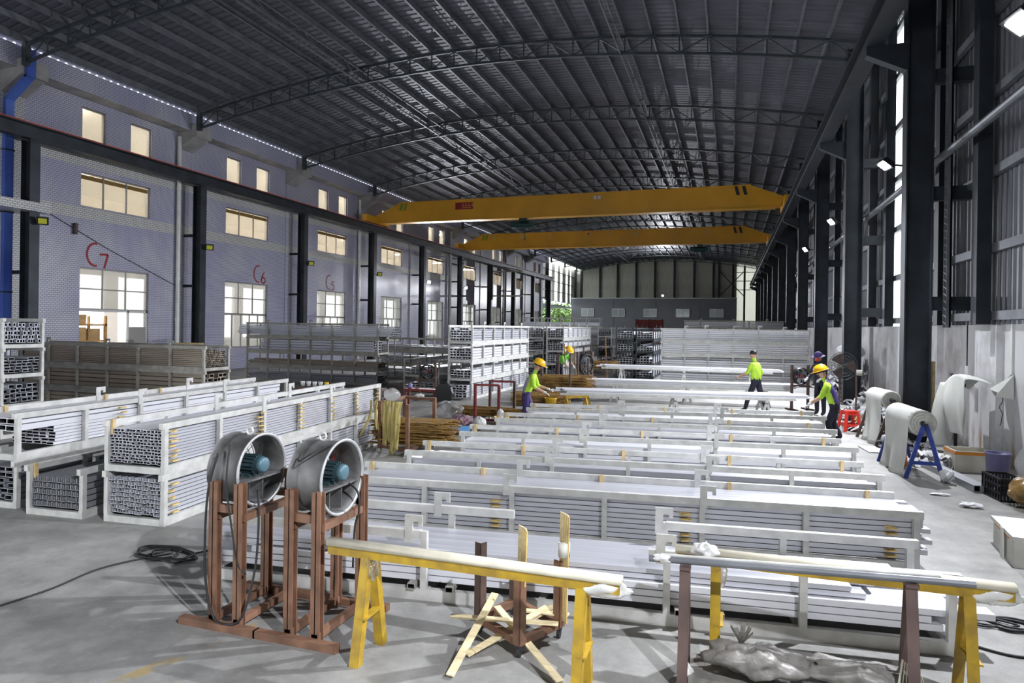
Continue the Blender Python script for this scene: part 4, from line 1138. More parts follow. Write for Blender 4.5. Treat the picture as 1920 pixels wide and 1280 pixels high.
# ------------------------------------------------------------------ brown trolley with timber slats
t = thing('slat_trolley', 'small brown trolley with upright posts in front of the racks', 'trolley')
cs = {'f': (-1.36,4.35), 'l': (-1.75,4.60), 'r': (-1.17,4.72), 'b': (-1.60,4.98)}
for k, (px, py) in cs.items():
    h = {'f': .57, 'l': .68, 'r': .58, 'b': .35}[k]
    mb = MB(); an = math.atan2(cs['r'][1]-cs['f'][1], cs['r'][0]-cs['f'][0])
    mb.box(-.032, .032, -.032, -.024, .09, h); mb.box(-.032, -.024, -.032, .032, .09, h)
    mb.xf(Matrix.Translation((px,py,0)) @ Matrix.Rotation(an, 4, 'Z')); mb.build('post', M['primer'] if k in 'fr' else M['primer_dark'], t)
    MB().cyl((px-.012,py,.035), (px+.012,py,.035), .034, 14).build('castor', M['rubber'], t)
    B(px-.02, px+.02, py-.02, py+.02, .06, .095).build('castor_fork', M['steel'], t)
for a, b in (('f','r'),('r','b'),('b','l'),('l','f')):
    MB().bar((*cs[a],.105), (*cs[b],.105), .05, .05).build('base_bar', M['primer'], t)
def slat(a, b, w, h, label, name='pine_batten', m='pine', up=(0,0,1)):
    MB().bar(a, b, w, h, up=up).build(name, M[m], None, label=label, cat='timber batten', group='pine slats at the brown trolley')
# upright bundles strapped to two posts
for (px, py, z0, z1, lab) in ((-1.36, 4.375, .50, .90, 'upright pine slat bundled on the front post of the brown trolley'), (-1.14, 4.70, .14, .93, 'tall upright pine slat bundled on the right post of the brown trolley')):
    for i in range(6):
        slat((px+.009*i-.02, py-.009*i+.02, z0), (px+.010*i-.015, py-.009*i+.02, z1-.012*(i%2)), .05, .010, lab, m='timber_yellow' if i % 2 else 'pine', up=(.7,.7,0))
mb = MB(); mb.smooth = True; mb.tube([(-1.13,4.685,.62),(-1.13,4.685,.72)], .045, 12); mb.build('film_band', M['film'], None, label='clear film band around the tall slats on the brown trolley', cat='plastic film')
sl = [((-1.70,3.93,.02),(-1.64,4.62,.30)), ((-1.66,4.72,.16),(-1.00,4.10,.02)), ((-1.92,4.44,.165),(-1.15,4.62,.15)), ((-1.66,4.25,.04),(-1.28,4.78,.19)), ((-1.70,4.22,.02),(-1.24,4.85,.175)), ((-1.45,4.75,.15),(-1.10,4.72,.18))]
lb = ['long pine slat leaning on the left of the brown trolley', 'long pine slat sloping from the brown trolley down to the right', 'pine slat lying left to right across the brown trolley base', 'upper of two short pine slats crossing the brown trolley', 'lower of two short pine slats crossing the brown trolley', 'short pine slat at the back right of the brown trolley']
for (a, b), l in zip(sl, lb): slat(a, b, .055, .012, l)

# ------------------------------------------------------------------ bags and wrapped bundle at the bottom right
mb = MB(); mb.box(-.22, 1.15, 4.30, 4.62, 0, .10); o = mb.build('film_bundle', M['bag_grey'], None, label='grey film-wrapped flat bundle on the floor under the bags', cat='bundle')
def lumpy(c, rx, ry, rz_, seed, amp, name, m, label, cat, n=22, grp=None):
    mb = MB(); crumple(mb, (0,0,0), rx, ry, rz_, n, seed, amp)
    zmin = min(v[2] for v in mb.v)
    return mb.build(name, M[m], None, loc=(c[0], c[1], c[2]-zmin), label=label, cat=cat, group=grp)
lumpy((.18,4.46,.10), .30, .16, .080, 11, .24, 'plastic_bag', 'bag_grey', 'knotted grey plastic bag, left of two on the wrapped bundle', 'bag')
mb = MB()
for k in range(9): 
    a = 2*PI*k/9; mb.bar((.10,4.52,.26), (.10+.07*math.cos(a), 4.52+.05*math.sin(a), .34+.02*(k%3)), .03, .004)
mb.tube([(.10,4.52,.20),(.10,4.52,.27)], [.05,.02], 10); mb.build('bag_knot', M['bag_grey'], bpy.data.objects['plastic_bag']).matrix_parent_inverse = Matrix.Translation((0,0,0))
kb = bpy.data.objects['bag_knot']; kb.location = -bpy.data.objects['plastic_bag'].location
lumpy((.80,4.50,.10), .36, .15, .070, 17, .24, 'plastic_bag', 'bag_grey', 'flattened grey plastic bag, right of two on the wrapped bundle', 'bag')
lumpy((-.24,4.36,0), .05, .05, .07, 21, .15, 'film_wad', 'film', 'wad of clear film at the foot of the brown trestle', 'plastic film')
mb = MB()
for k in range(9): mb.bar((1.0+.012*k, 4.42, .36-.01*k), (.94+.03*k, 4.36+.01*k, .02), .012, .004)
mb.build('straw_tie', M['padding'], None, label='bundle of pale packing straps tied to the right trestle leg', cat='strap', kind='stuff')
coil(2.08, 6.12, .22, 4, 'tangle of black cable on the floor beyond the nearest rack end', 5)
cable([(1.75,5.62,.01),(1.95,5.55,.01),(2.2,5.6,.01),(2.5,5.75,.01)], .01, 'black cable running out at the right past the nearest rack')

# ------------------------------------------------------------------ stick carts
def stick_pile(cx, cy, z0, rows, per, L, an, label, grp, seed, single=True, w=.5, m='stick'):
    rr = random.Random(seed); mb = MB()
    me = None
    for r in range(rows):
        for c in range(per):
            if me is None:
                me = [MB().bar((-L/2,0,0), (L/2,0,0), .030, .017).mesh('timber_stick', M[q]) for q in (m, m, 'stick2')]
            ox = rr.uniform(-.2, .2); oy = (c/(per-1)-.5)*w + rr.uniform(-.03,.03); a = an + rr.uniform(-.11,.11)
            z = z0 + r*.026
            p = (cx+math.cos(an)*ox-math.sin(an)*oy, cy+math.sin(an)*ox+math.cos(an)*oy, z)
            if single: obj('timber_stick', me[rr.randrange(3)], None, p, a, label, 'timber stick', grp)
            else: mb.bar((p[0]-math.cos(a)*L/2, p[1]-math.sin(a)*L/2, z+rr.uniform(-.01,.01)), (p[0]+math.cos(a)*L/2, p[1]+math.sin(a)*L/2, z+rr.uniform(-.01,.01)), .036, .017)
    if not single: mb.build('stick_pile', M[m], None, label=label, cat='timber sticks', kind='stuff')
def post_cart(label, corners, hs, base_z, m, bars=(), mats=None):
    t = thing('stick_cart', label, 'cart')
    for i, ((px, py), h) in enumerate(zip(corners, hs)):
        mb = MB(); mb.box(px-.03, px+.03, py-.03, py+.03, .08, h); mb.build('post', (mats[i] if mats else m), t)
        MB().cyl((px-.015,py,.045), (px+.015,py,.045), .045, 14).build('castor', M['castor'], t)
    n = len(corners)
    for i in range(n): MB().bar((*corners[i], base_z), (*corners[(i+1)%n], base_z), .05, .05).build('base_bar', m, t)
    for i, j, z in bars: MB().bar((*corners[i], z), (*corners[j], z), .05, .05).build('top_bar', m, t)
    return t
post_cart('brown stick cart hung with yellow ribbons beside the left racks', [(-5.94,10.43),(-5.29,10.24),(-5.28,11.3),(-5.95,11.4)], [.93,.92,.93,.93], .12, M['primer'], bars=((0,3,.9),(3,2,.9)))
stick_pile(-5.45, 10.85, .16, 16, 9, 1.3, .12, 'brown timber stick piled on the ribbon cart', 'sticks on the ribbon cart', 1, w=.62)
def ribbon(x, y, z0, z1, w, lab, sway=.05, seed=0):
    rr = random.Random(seed); ph = rr.uniform(0, 6)
    mb = MB(); mb.smooth = True
    def fn(u, v):
        z = z0 + (z1-z0)*v
        return (x + (u-.5)*w + sway*v*math.sin(2.2*v+ph), y - .03*math.sin(PI*min(1, v*4)/2) + .012*math.sin(5*u+7*v+ph), z)
    mb.grid(fn, 5, 14)
    o = mb.build('ribbon', M['ribbon'], None, label=lab, cat='ribbon', group='yellow ribbons on the stick cart')
    md = o.modifiers.new('thick', 'SOLIDIFY'); md.thickness = .006
for i, (x, y, z1, w) in enumerate(((-5.97,10.36,.42,.06),(-5.79,10.33,.16,.10),(-5.70,10.31,.22,.09),(-5.60,10.29,.02,.09),(-5.51,10.27,.10,.10),(-5.45,10.28,.55,.07))):
    ribbon(x, y, .95, z1, w, f'yellow cloth ribbon hanging from the stick cart, {NTH[i+1]} from the left', seed=i)
ribbon(-6.05, 10.30, .95, .30, .05, 'narrow yellow ribbon slanting off the left side of the stick cart', sway=-.2, seed=20)
lumpy((-5.72,10.45,.93), .16, .10, .11, 31, .10, 'polythene_bag', 'poly', 'clear polythene bag on top of the ribbon cart', 'bag')
lumpy((-5.55,11.2,.925), .10, .05, .035, 33, .2, 'work_gloves', 'glove', 'pair of white work gloves on the top bar of the ribbon cart', 'gloves')
lumpy((-6.35,14.3,0), .38, .28, .22, 35, .18, 'polythene_heap', 'poly', 'heap of clear polythene on the floor behind the ribbon cart', 'plastic film')
lumpy((-5.75,13.75,0), .26, .2, .12, 36, .22, 'rag_pile', 'pink_cloth', 'dark patterned rags on the floor by the blue board', 'rags')
lumpy((-6.05,13.75,0), .20, .12, .05, 38, .15, 'black_rag', 'scrap_dark', 'small black rag in front of the polythene heap', 'rag')
o = B(-.32,.32,-.22,.22,0,.02).build('white_board', M['sheet_white'], None, loc=(-5.90,13.25,.06), rz=.3, label='white board lying by the ribbon cart', cat='board'); o.rotation_euler = (.10,.05,.3)
o = B(-.30,.30,-.20,.20,0,.02).build('blue_board', M['sheet_blue'], None, loc=(-5.50,12.85,.10), rz=.25, label='light blue board lying by the ribbon cart', cat='board'); o.rotation_euler = (.16,.06,.25)
lumpy((-5.20,13.45,0), .16, .12, .14, 41, .12, 'plastic_tub', 'film', 'pale plastic tub at the left end of the fifth rack', 'tub')
post_cart('dark red stick cart with tall frame left of the worker', [(-5.60,14.2),(-5.05,14.3),(-5.0,15.3),(-5.6,15.2)], [.95,.93,.95,.96], .12, M['dark_red'], bars=((0,1,.93),(3,2,.94)), mats=[M['dark_red'],M['dark_red'],M['primer_dark'],M['primer_dark']])
stick_pile(-5.45, 14.75, .17, 7, 7, 1.5, .1, 'brown timber stick piled on the dark red cart', 'sticks on the dark red cart', 2, w=.55)
def bucket(x, y, r, h, m, label, top=None, z=0):
    t = thing('bucket', label, 'bucket', (x, y, z))
    mb = MB(); mb.smooth = True; mb.lathe([(0,.005),(r*.82,.0),(r,h),(r*1.05,h+.005),(r*1.05,h-.02),(r*.97,h-.02),(r*.78,.02),(0,.02)], 24); mb.build('shell', m, t)
    MB().tube([(r*math.cos(PI*k/12), .02+ .1*r, h-.02-.35*r*math.sin(PI*k/12)) for k in range(13)], .006, 6).build('handle', M['galv'], t)
    return t
bucket(-4.86, 13.95, .17, .26, M['bucket_yellow'], 'yellow bucket holding a white paper roll left of the worker')
lumpy((-4.88,13.95,.10), .09, .08, .16, 43, .08, 'paper_roll', 'sheet_white', 'white paper roll standing in the yellow bucket', 'paper')
# larger stick piles around the bending worker
post_cart('brown stick cart full of sticks in front of the bending worker', [(-5.55,19.7),(-4.6,19.5),(-4.35,21.0),(-5.4,21.2)], [1.3,1.5,1.3,1.4], .14, M['primer_dark'])
stick_pile(-5.0, 20.3, .2, 22, 10, 1.7, .12, 'brown timber sticks heaped high on the cart in front of the bending worker', None, 3, single=False, w=1.2)
stick_pile(-5.3, 18.7, .05, 12, 8, 1.4, .3, 'brown timber sticks heaped on the floor behind the nearer worker', None, 4, single=False, w=.9)
post_cart('brown stick cart to the right of the round fan', [(-5.75,26.8),(-4.8,26.7),(-4.75,27.9),(-5.7,28.0)], [1.5,1.2,1.2,1.5], .14, M['primer_dark'])
stick_pile(-5.25, 27.3, .6, 12, 8, 1.4, .1, 'brown timber sticks on the cart to the right of the round fan', None, 5, single=False, w=1.0)
# leaning sticks
for i, (x, y, z) in enumerate(((-5.15,21.4,1.75),(-4.85,21.6,1.65),(-5.0,28.2,1.95))):
    MB().bar((x,y,0), (x-.12,y+.05,z), .04, .03).build('upright_stick', M['stick'], None, label=f'upright wooden stick standing in the stick carts, {NTH[i+1]} from the left', cat='timber stick')
# round fan beside the bending worker and another by the tall stack
def ring_fan(x, y, zc, r, rz, label, stand=True, m='primer_dark', red=False):
    t = thing('round_fan', label, 'fan', (x, y, 0), rz)
    A = Matrix.Translation((0,0,zc)) @ Matrix.Rotation(PI/2, 4, 'X')
    mb = MB(); mb.smooth = True; mb.lathe([(r,-.10),(r+.015,-.10),(r+.015,.10),(r,.10),(r-.01,0),(r,-.10)], 28, A); mb.build('ring', M['black'], t)
    for k in range(5):
        a = 2*PI*k/5; b = MB()
        b.grid(lambda u, v: ((.04+(r-.07)*u)*math.cos(a+(v-.5)*.8), (v-.5)*.08, zc+(.04+(r-.07)*u)*math.sin(a+(v-.5)*.8)), 4, 4); b.build('blade', M['steel_mid'], t)
    MB().cyl((0,-.07,zc), (0,.10,zc), .06, 14).build('motor', M['red_paint' if red else 'steel_mid'], t)
    g = MB()
    for rr in (.33,.66): g.tube([(r*rr*math.cos(2*PI*k/20), -.105, zc+r*rr*math.sin(2*PI*k/20)) for k in range(20)], .004, 5, closed=True)
    for k in range(8): g.cyl((0,-.105,zc), (r*math.cos(2*PI*k/8), -.105, zc+r*math.sin(2*PI*k/8)), .004, 5)
    g.build('guard', M['pipe_grey'], t, kind='stuff')
    if stand:
        for s in (-1, 1): B(s*(r+.05)-.03, s*(r+.05)+.03, -.03, .03, 0, zc+r+.1).build('stand_post', M[m], t)
        for s in (-1, 1): B(s*(r+.05)-.03, s*(r+.05)+.03, -.25, .25, 0, .05).build('foot', M[m], t)
        B(-r-.05, r+.05, -.03, .03, zc-r-.07, zc-r-.02).build('cross_bar', M[m], t)
    return t
ring_fan(-8.75, 18.2, .88, .21, 0, 'round floor fan between brown posts beside the tall middle stack', red=True)
ring_fan(-5.0, 23.6, .95, .36, 1.1, 'dark round fan on a brown stand beside the bending worker')
ring_fan(1.95, 20.6, .98, .23, .6, 'small round black fan near the masked worker', red=True)
# profile tables farther along the aisle, on yellow and steel trestles
def work_table(x0, y0, rz, L, z, label, n, yellow):
    t = thing('work_table', label, 'work table', (x0, y0, 0), rz)
    for i, xx in enumerate((.12*L, .5*L, .88*L)):
        m = M['yellow'] if yellow and i == 0 else M['galv']
        for s in (0, .7):
            for q in (-.12, .12): MB().bar((xx, s, z-.09), (xx+q, s, 0), .05, .05).build('leg', m, t)
        B(xx-.04, xx+.04, -.05, .78, z-.12, z-.06).build('bearer', m, t)
    B(0, L, -.02, .04, z-.06, z).build('rail', M['galv'], t); B(0, L, .70, .76, z-.06, z).build('rail', M['galv'], t)
    fill((x0,y0,z), rz, n, 4, .16, .045, L+.2, 'alu_white', z0=.0, y0=.04, x0=-.05, stuff_label=f'white profiles lying on the {label.split(",")[0]}', jit=.25, seed=n)
work_table(-4.25, 16.9, .20, 6.0, .56, 'profile table on yellow trestles behind the farthest low rack, nearest of three', 2, True)
work_table(-4.1, 20.3, .12, 5.9, .55, 'profile table between the running worker and the farthest rack, middle of three', 3, False)
work_table(-4.7, 25.2, .02, 6.2, .78, 'profile table before the white wall of racks, farthest of three', 2, False)
# small yellow sawhorse under the near table
t = thing('sawhorse', 'small bright yellow sawhorse in the aisle under the near profile table', 'sawhorse', (-3.75, 16.55, 0))
MB().bar((-.25,-.1,.5), (.25,.25,.5), .07, .06).build('beam', M['yellow'], t)
for px, py in ((-.22,-.08),(.22,.22)):
    for s in (-.13, .13): MB().bar((px,py,.48), (px+s,py-s*.4,0), .055, .03).build('leg', M['yellow'], t)
bucket(-4.85, 18.2, .17, .26, M['bucket_yellow'], 'yellow bucket on the floor under the far stick pile')
# ------------------------------------------------------------------ cloth rolls, stool and clutter at the right
def a_frame(t, x, y, z, sx, m, m2=None, brace=True):
    for s in (-1, 1): MB().bar((x+s*.02, y, z), (x+s*sx, y, 0), .055, .05, up=(0,1,0)).build('leg', M[m if s < 0 else (m2 or m)], t)
    if brace: MB().bar((x-sx*.68, y, z*.30), (x+sx*.68, y, z*.30), .045, .05).build('brace', M[m], t)
def cloth_roll(label, ax, ay, by, z, r, m, m2, drop_x, sx=.27, bx=None):
    """A-frames at ay and by carrying a roll along y, with a loose end hanging to the floor"""
    bx = ax if bx is None else bx
    t = thing('roll_stand', label + ' stand', 'stand')
    a_frame(t, ax, ay, z-.02, sx, m, m2); a_frame(t, bx, by, z-.02, sx, m, m2)
    MB().cyl((ax,ay-.08,z), (bx,by+.08,z), .025, 10).build('spindle', M['steel'], t)
    c = thing('cloth_roll', label, 'cloth roll', (ax, ay, z))
    d = Vector((bx-ax, by-ay, 0)); L = d.length; an = math.atan2(d.y, d.x)
    A = Matrix.Rotation(an, 4, 'Z') @ Matrix.Rotation(PI/2, 4, 'Y')
    mb = MB(); mb.smooth = True
    mb.lathe([(r, .10), (r*1.01, .14), (r, L*.5), (r*1.01, L-.14), (r, L-.10)], 32, A); mb.build('roll', M['cloth'], c)
    for zz in (.10, L-.10):
        mb = MB(); prof = []
        for i in range(9): prof.append((.035+(r-.035)*i/8, zz + (.012 if i % 2 else 0)*(-1 if zz < .2 else 1)))
        mb.lathe(prof, 32, A); mb.build('roll_end', M['cloth_side'], c)
    mb = MB(); mb.smooth = True
    def fn(u, v):
        yy = .12 + (L-.24)*u
        if v < .25:
            a = PI/2 + (v/.25)*PI/2; x, zz = r*1.02*math.cos(a), r*1.02*math.sin(a)
        else:
            q = (v-.25)/.75; x = -r*1.02 - .10*q*q + .05*math.sin(8*u+2*q)*q; zz = -(z-.01)*q
        w = 1 - .35*max(0, v-.4)
        yy = (yy-L*.35)*w + L*.35
        return tuple(Vector((0,0,0)) + Matrix.Rotation(an-PI/2, 3, 'Z') @ Vector((x, yy, zz)))
    mb.grid(fn, 16, 18)
    o = mb.build('loose_end', M['cloth'], c); md = o.modifiers.new('thick', 'SOLIDIFY'); md.thickness = .008
    return c
cloth_roll('white cloth roll on blue trestles, nearest of the two', 2.92, 11.76, 13.10, .86, .205, 'blue_steel', None, 0, sx=.26, bx=2.80)
cloth_roll('white cloth roll on brown trestles by the biggest column, farther of the two', 3.12, 14.8, 15.9, .93, .18, 'primer_dark', 'primer', 0, sx=.30, bx=2.96)
mb = MB(); mb.smooth = True; mb.lathe([(.0,.28),(.05,.27),(.06,.22),(.09,.05),(.09,0)], 16); mb.build('spray_bottle', M['tape'], None, loc=(2.86,12.9,0), label='orange bottle standing under the nearest cloth roll', cat='bottle')
# cloth draped over a rack leaning on the wall
t = thing('draped_cloth', 'white cloth draped in folds over a stand against the right wall', 'cloth', (4.05, 14.25, 0))
MB().tube([(.02,.12,0),(.02,.12,1.3),(.02,.1,1.44)], .03, 8).build('stand_post', M['steel'], t)
MB().bar((.02,-.35,1.34), (.02,.4,1.5), .04).build('stand_bar', M['steel'], t)
mb = MB(); mb.smooth = True
def fn(u, v):
    y = -.95 + 1.48*u; top = 1.34 + .22*math.sin(PI*min(1, max(0, (u*.9+.25))))
    bot = .50 if u < .55 else .05 + .2*(1-u)
    if v < .2:
        q = v/.2; x = .28 - .42*q; z = top - .10*(1-q)**2
    else:
        q = (v-.2)/.8; x = -.14 - .10*math.sin(PI*q)*.6 - .22*q*max(0, u-.35) + .07*math.sin(8*u+3*q)*q + .05*math.sin(17*u+5*q)*q; z = top + (bot-top)*q
    y += .12*(v-.2)*(1 if u > .5 else -.2) + .03*math.sin(6*v+4*u)
    return (x, y, z)
mb.grid(fn, 34, 30); o = mb.build('cloth_sheet', M['cloth'], t); md = o.modifiers.new('thick', 'SOLIDIFY'); md.thickness = .006
t = thing('wall_hood', 'white cloth hood hanging on the right wall with a dangling wire', 'hood', (4.52, 13.35, 1.30))
mb = MB(); mb.add([(.06,-.14,.30),(.06,-.02,.32),(.05,.38,.04),(-.12,.36,.02),(-.20,-.12,-.08),(.05,-.18,-.12)], [(0,1,2,3),(0,3,4),(0,4,5),(2,1,0)]); mb.build('cover', M['cloth'], t)
B(-.12,-.04,.02,.10,-.06,.0).build('socket', M['black'], t)
mb = MB(); mb.smooth = True; mb.tube([(-.06+.02*math.sin(i), .02+.03*math.sin(1.7*i), -.04-.05*i) for i in range(12)], .006, 6); mb.build('wire', M['cable'], t)
B(XR-.03, XR, 13.28, 13.34, 1.60, 2.46).build('wall_conduit', M['white_plastic'], None, label='white conduit running down the right wall to the cloth hood', cat='conduit')
t = thing('wall_sign', 'small white paper tag hanging on the wall cable beside the biggest column', 'tag', (XR-.16, 15.05, 1.25))
B(-.01, .0, -.09, .09, 0, .40).build('paper', M['sheet_white'], t); MB().cyl((0,0,.4), (0,0,1.2), .012, 6).build('cord', M['cable'], t)
t = thing('timber_post', 'brown timber plank leaning behind the biggest column', 'plank', (4.0, 15.6, 0)); B(-.03,.03,-.06,.06,0,1.7).build('plank_board', M['timber'], t)

# red stool
def stool(x, y, label):
    t = thing('plastic_stool', label, 'stool', (x, y, 0), .3)
    mb = MB(); mb.prism([(-.14,-.14),(.14,-.14),(.14,.14),(-.14,.14)], .44, .47, 'z'); mb.build('seat', M['red'], t)
    for sx in (-1,1):
        for sy in (-1,1): MB().bar((sx*.12,sy*.12,.45), (sx*.185,sy*.185,0), .065, .05).build('leg', M['red'], t)
    for a, b in (((-1,-1),(1,-1)),((1,-1),(1,1)),((1,1),(-1,1)),((-1,1),(-1,-1))):
        MB().bar((a[0]*.165,a[1]*.165,.14), (b[0]*.165,b[1]*.165,.14), .02, .05).build('stretcher', M['red'], t)
        MB().bar((a[0]*.125,a[1]*.125,.41), (b[0]*.125,b[1]*.125,.41), .02, .07).build('apron', M['red'], t)
stool(2.66, 16.85, 'red plastic stool on the floor behind the worker in dark trousers')
bucket(3.0, 17.2, .15, .27, M['bucket_yellow'], 'yellow bucket with scraps beside the red stool')
lumpy((3.0,17.2,.2), .12, .11, .13, 51, .25, 'scrap_wad', 'scrap', 'white scraps piled in the yellow bucket by the red stool', 'scraps')
def pedestal_fan(x, y, zc, rz, label):
    t = thing('pedestal_fan', label, 'fan', (x, y, 0), rz)
    MB().lathe([(.0,.05),(.22,.04),(.24,0)], 20).build('base', M['steel'], t); MB().cyl((0,0,.04), (0,0,zc), .022, 10).build('pole', M['primer_dark'], t)
    MB().cyl((0,0,zc), (0,-.16,zc), .07, 14).build('motor', M['galv_old'], t)
    g = MB(); r = .36
    for rr in (.12,.2,.28,.36):
        for yy in (-.14, -.26): g.tube([(rr*math.cos(2*PI*k/26), yy+(.03 if yy < -.2 else -.03)*(rr/.36)**3, zc+rr*math.sin(2*PI*k/26)) for k in range(26)], .004, 5, closed=True)
    for k in range(24):
        a = 2*PI*k/24
        for yy in (-.14, -.26): g.cyl((0,yy,zc), (r*math.cos(a), -.20, zc+r*math.sin(a)), .003, 4)
    g.build('cage', M['steel_mid'], t, kind='stuff')
    for k in range(3):
        a = 2*PI*k/3; b = MB(); b.smooth = True
        b.grid(lambda u, v: ((.05+.27*u)*math.cos(a+(v-.5)*1.1), -.20+(v-.5)*.07, zc+(.05+.27*u)*math.sin(a+(v-.5)*1.1)), 5, 5); b.build('blade', M['primer_dark'], t)
    return t
pedestal_fan(2.98, 18.0, 1.28, 1.35, 'tall pedestal fan turned side-on in front of the right wall')
pedestal_fan(2.75, 19.0, 1.40, .25, 'dark pedestal fan facing the camera behind the red stool')
# heaps of cloth scraps along the wall
def scrap_heap(cx, cy, rx, ry, h, n, seed, label, m='scrap'):
    rr = random.Random(seed); mb = MB(); mb.smooth = True
    for i in range(n):
        a = rr.uniform(0, 2*PI); q = math.sqrt(rr.random()); x = cx+rx*q*math.cos(a); y = cy+ry*q*math.sin(a); z = h*(1-q*q)*rr.uniform(.55,1)
        L = rr.uniform(.25,.6); w = rr.uniform(.08,.22); an = rr.uniform(0, PI); ph = rr.uniform(0, 6); dp = rr.uniform(-.1,.12)
        def fn(u, v):
            s = (u-.5)*L; c = (v-.5)*w
            zz = z + .06*math.sin(8*u+ph) + .03*math.sin(11*v+ph*2) - dp*abs(u-.5)
            return (x+s*math.cos(an)-c*math.sin(an), y+s*math.sin(an)+c*math.cos(an), max(.006, zz))
        mb.grid(fn, 8, 4)
    mb.build('scrap_heap', M[m], None, label=label, cat='scrap heap', kind='stuff')
scrap_heap(3.45, 18.6, .75, 1.3, .75, 170, 1, 'heap of white cloth scraps between the columns and the right wall')
scrap_heap(3.2, 17.1, .5, .8, .28, 80, 2, 'low spread of white cloth scraps around the yellow bucket')
scrap_heap(3.75, 24.5, .5, .9, 1.55, 150, 3, 'tall heap of grey film scraps behind the second right column')
scrap_heap(3.25, 14.3, .35, .7, .16, 60, 4, 'dark clutter of offcuts behind the nearest blue trestle', 'scrap_dark')
scrap_heap(3.45, 13.2, .35, .5, .18, 50, 5, 'pale clutter of offcuts between the blue trestle and the foam box')
lumpy((3.75,23.8,1.35), .42, .3, .26, 55, .08, 'cloth_sack', 'scrap', 'grey sack on top of the tall film heap by the second right column', 'sack')
# foam box, buckets, crate, bundles by the wall
def open_box(x, y, rz, w, d, h, m, label, band=None, t_=.03, cat='box', name='foam_box'):
    t = thing(name, label, cat, (x, y, 0), rz)
    for a in ((-w/2,w/2,-d/2,-d/2+t_),(-w/2,w/2,d/2-t_,d/2),(-w/2,-w/2+t_,-d/2+t_,d/2-t_),(w/2-t_,w/2,-d/2+t_,d/2-t_)):
        B(*a, 0, h).build('side', m, t)
    B(-w/2+t_, w/2-t_, -d/2+t_, d/2-t_, 0, .03).build('bottom', m, t)
    if band:
        for a in ((-w/2-.003,w/2+.003,-d/2-.003,-d/2+.002),(-w/2-.003,-w/2+.002,-d/2,d/2)): B(*a, h-.06, h-.01).build('tape_band', band, t)
    return t
open_box(3.85, 12.9, .06, .58, .5, .34, M['foam_dirty'], 'dirty foam box with orange tape around its rim by the right wall', M['tape'])
bucket(3.95, 11.95, .165, .46, M['purple_bucket'], 'tall purple bucket beside the dirty foam box')
t = thing('plastic_crate', 'black slotted plastic crate in front of the purple bucket', 'crate', (3.66, 10.85, 0), .12)
for (a, b) in (((-.15,-.25),(.15,-.25)),((.15,-.25),(.15,.25)),((.15,.25),(-.15,.25)),((-.15,.25),(-.15,-.25))):
    a = Vector((*a,0)); b = Vector((*b,0)); n = 7
    for z in (.0,.10,.20,.29): MB().bar(a+Vector((0,0,z+.015)), b+Vector((0,0,z+.015)), .015, .03).build('rail', M['black'], t)
    mb = MB()
    for i in range(n+1): p = a.lerp(b, i/n); mb.bar(p, p+Vector((0,0,.31)), .02, .02)
    mb.build('bars', M['black'], t, kind='stuff')
B(-.145,.145,-.245,.245,.0,.02).build('crate_floor', M['black'], t)
for i, (x, y) in enumerate(((3.33,12.1),(3.43,12.05))):
    o = obj('aluminium_profile', profile_mesh(.10, .12, 1.9, 'alu_dark'), None, (x+.14, y-1.0, .0), PI/2+.13, f'grey hollow profile on the floor before the foam box, the {"left" if i == 0 else "right"} of two', 'metal profile', 'profiles on the floor by the right wall')
lumpy((3.85,10.35,0), .30, .26, .20, 61, .1, 'wrapped_bundle', 'brown_bag', 'brown film-wrapped bundle by the black crate', 'bundle')
lumpy((4.10,10.75,.1), .30, .40, .36, 62, .12, 'polythene_sack', 'poly', 'clear polythene sack slumped behind the brown bundle at the right edge', 'sack')
lumpy((3.05,10.1,0), .13, .07, .03, 64, .25, 'paper_scrap', 'sheet_white', 'white paper scrap on the floor before the black crate', 'paper')
lumpy((2.85,10.7,0), .12, .05, .015, 65, .25, 'paper_scrap', 'sheet_white', 'thin white paper scrap on the floor in the right aisle', 'paper')
lumpy((3.18,11.6,0), .10, .10, .10, 66, .2, 'paper_wad', 'sheet_white', 'wad of white paper at the foot of the nearest blue trestle', 'paper')
t = thing('foam_block', 'large white foam box with brown tape at the right edge', 'box', (3.02, 8.05, 0), -.10)
B(-.30, .30, -.42, .36, 0, .27).build('body', M['foam'], t); B(-.32, .32, -.44, .38, .27, .31).build('lid', M['foam'], t)
B(-.305, -.30, -.25, .30, .235, .268).build('tape', M['tape'], t)
mb = MB(); mb.bar((-.33,-.1,.31), (-.33,-.12,0), .10, .008, up=(1,0,0)); mb.build('strap', M['white_plastic'], t)
# flat offcut stack and clutter on the floor in the aisle near the trestles
B(-.25,.25,-.35,.35,0,.02).build('board_offcut', M['cloth'], None, loc=(2.75,14.3,.0), rz=.1, label='pale board offcut lying on the floor between the trestles', cat='board')

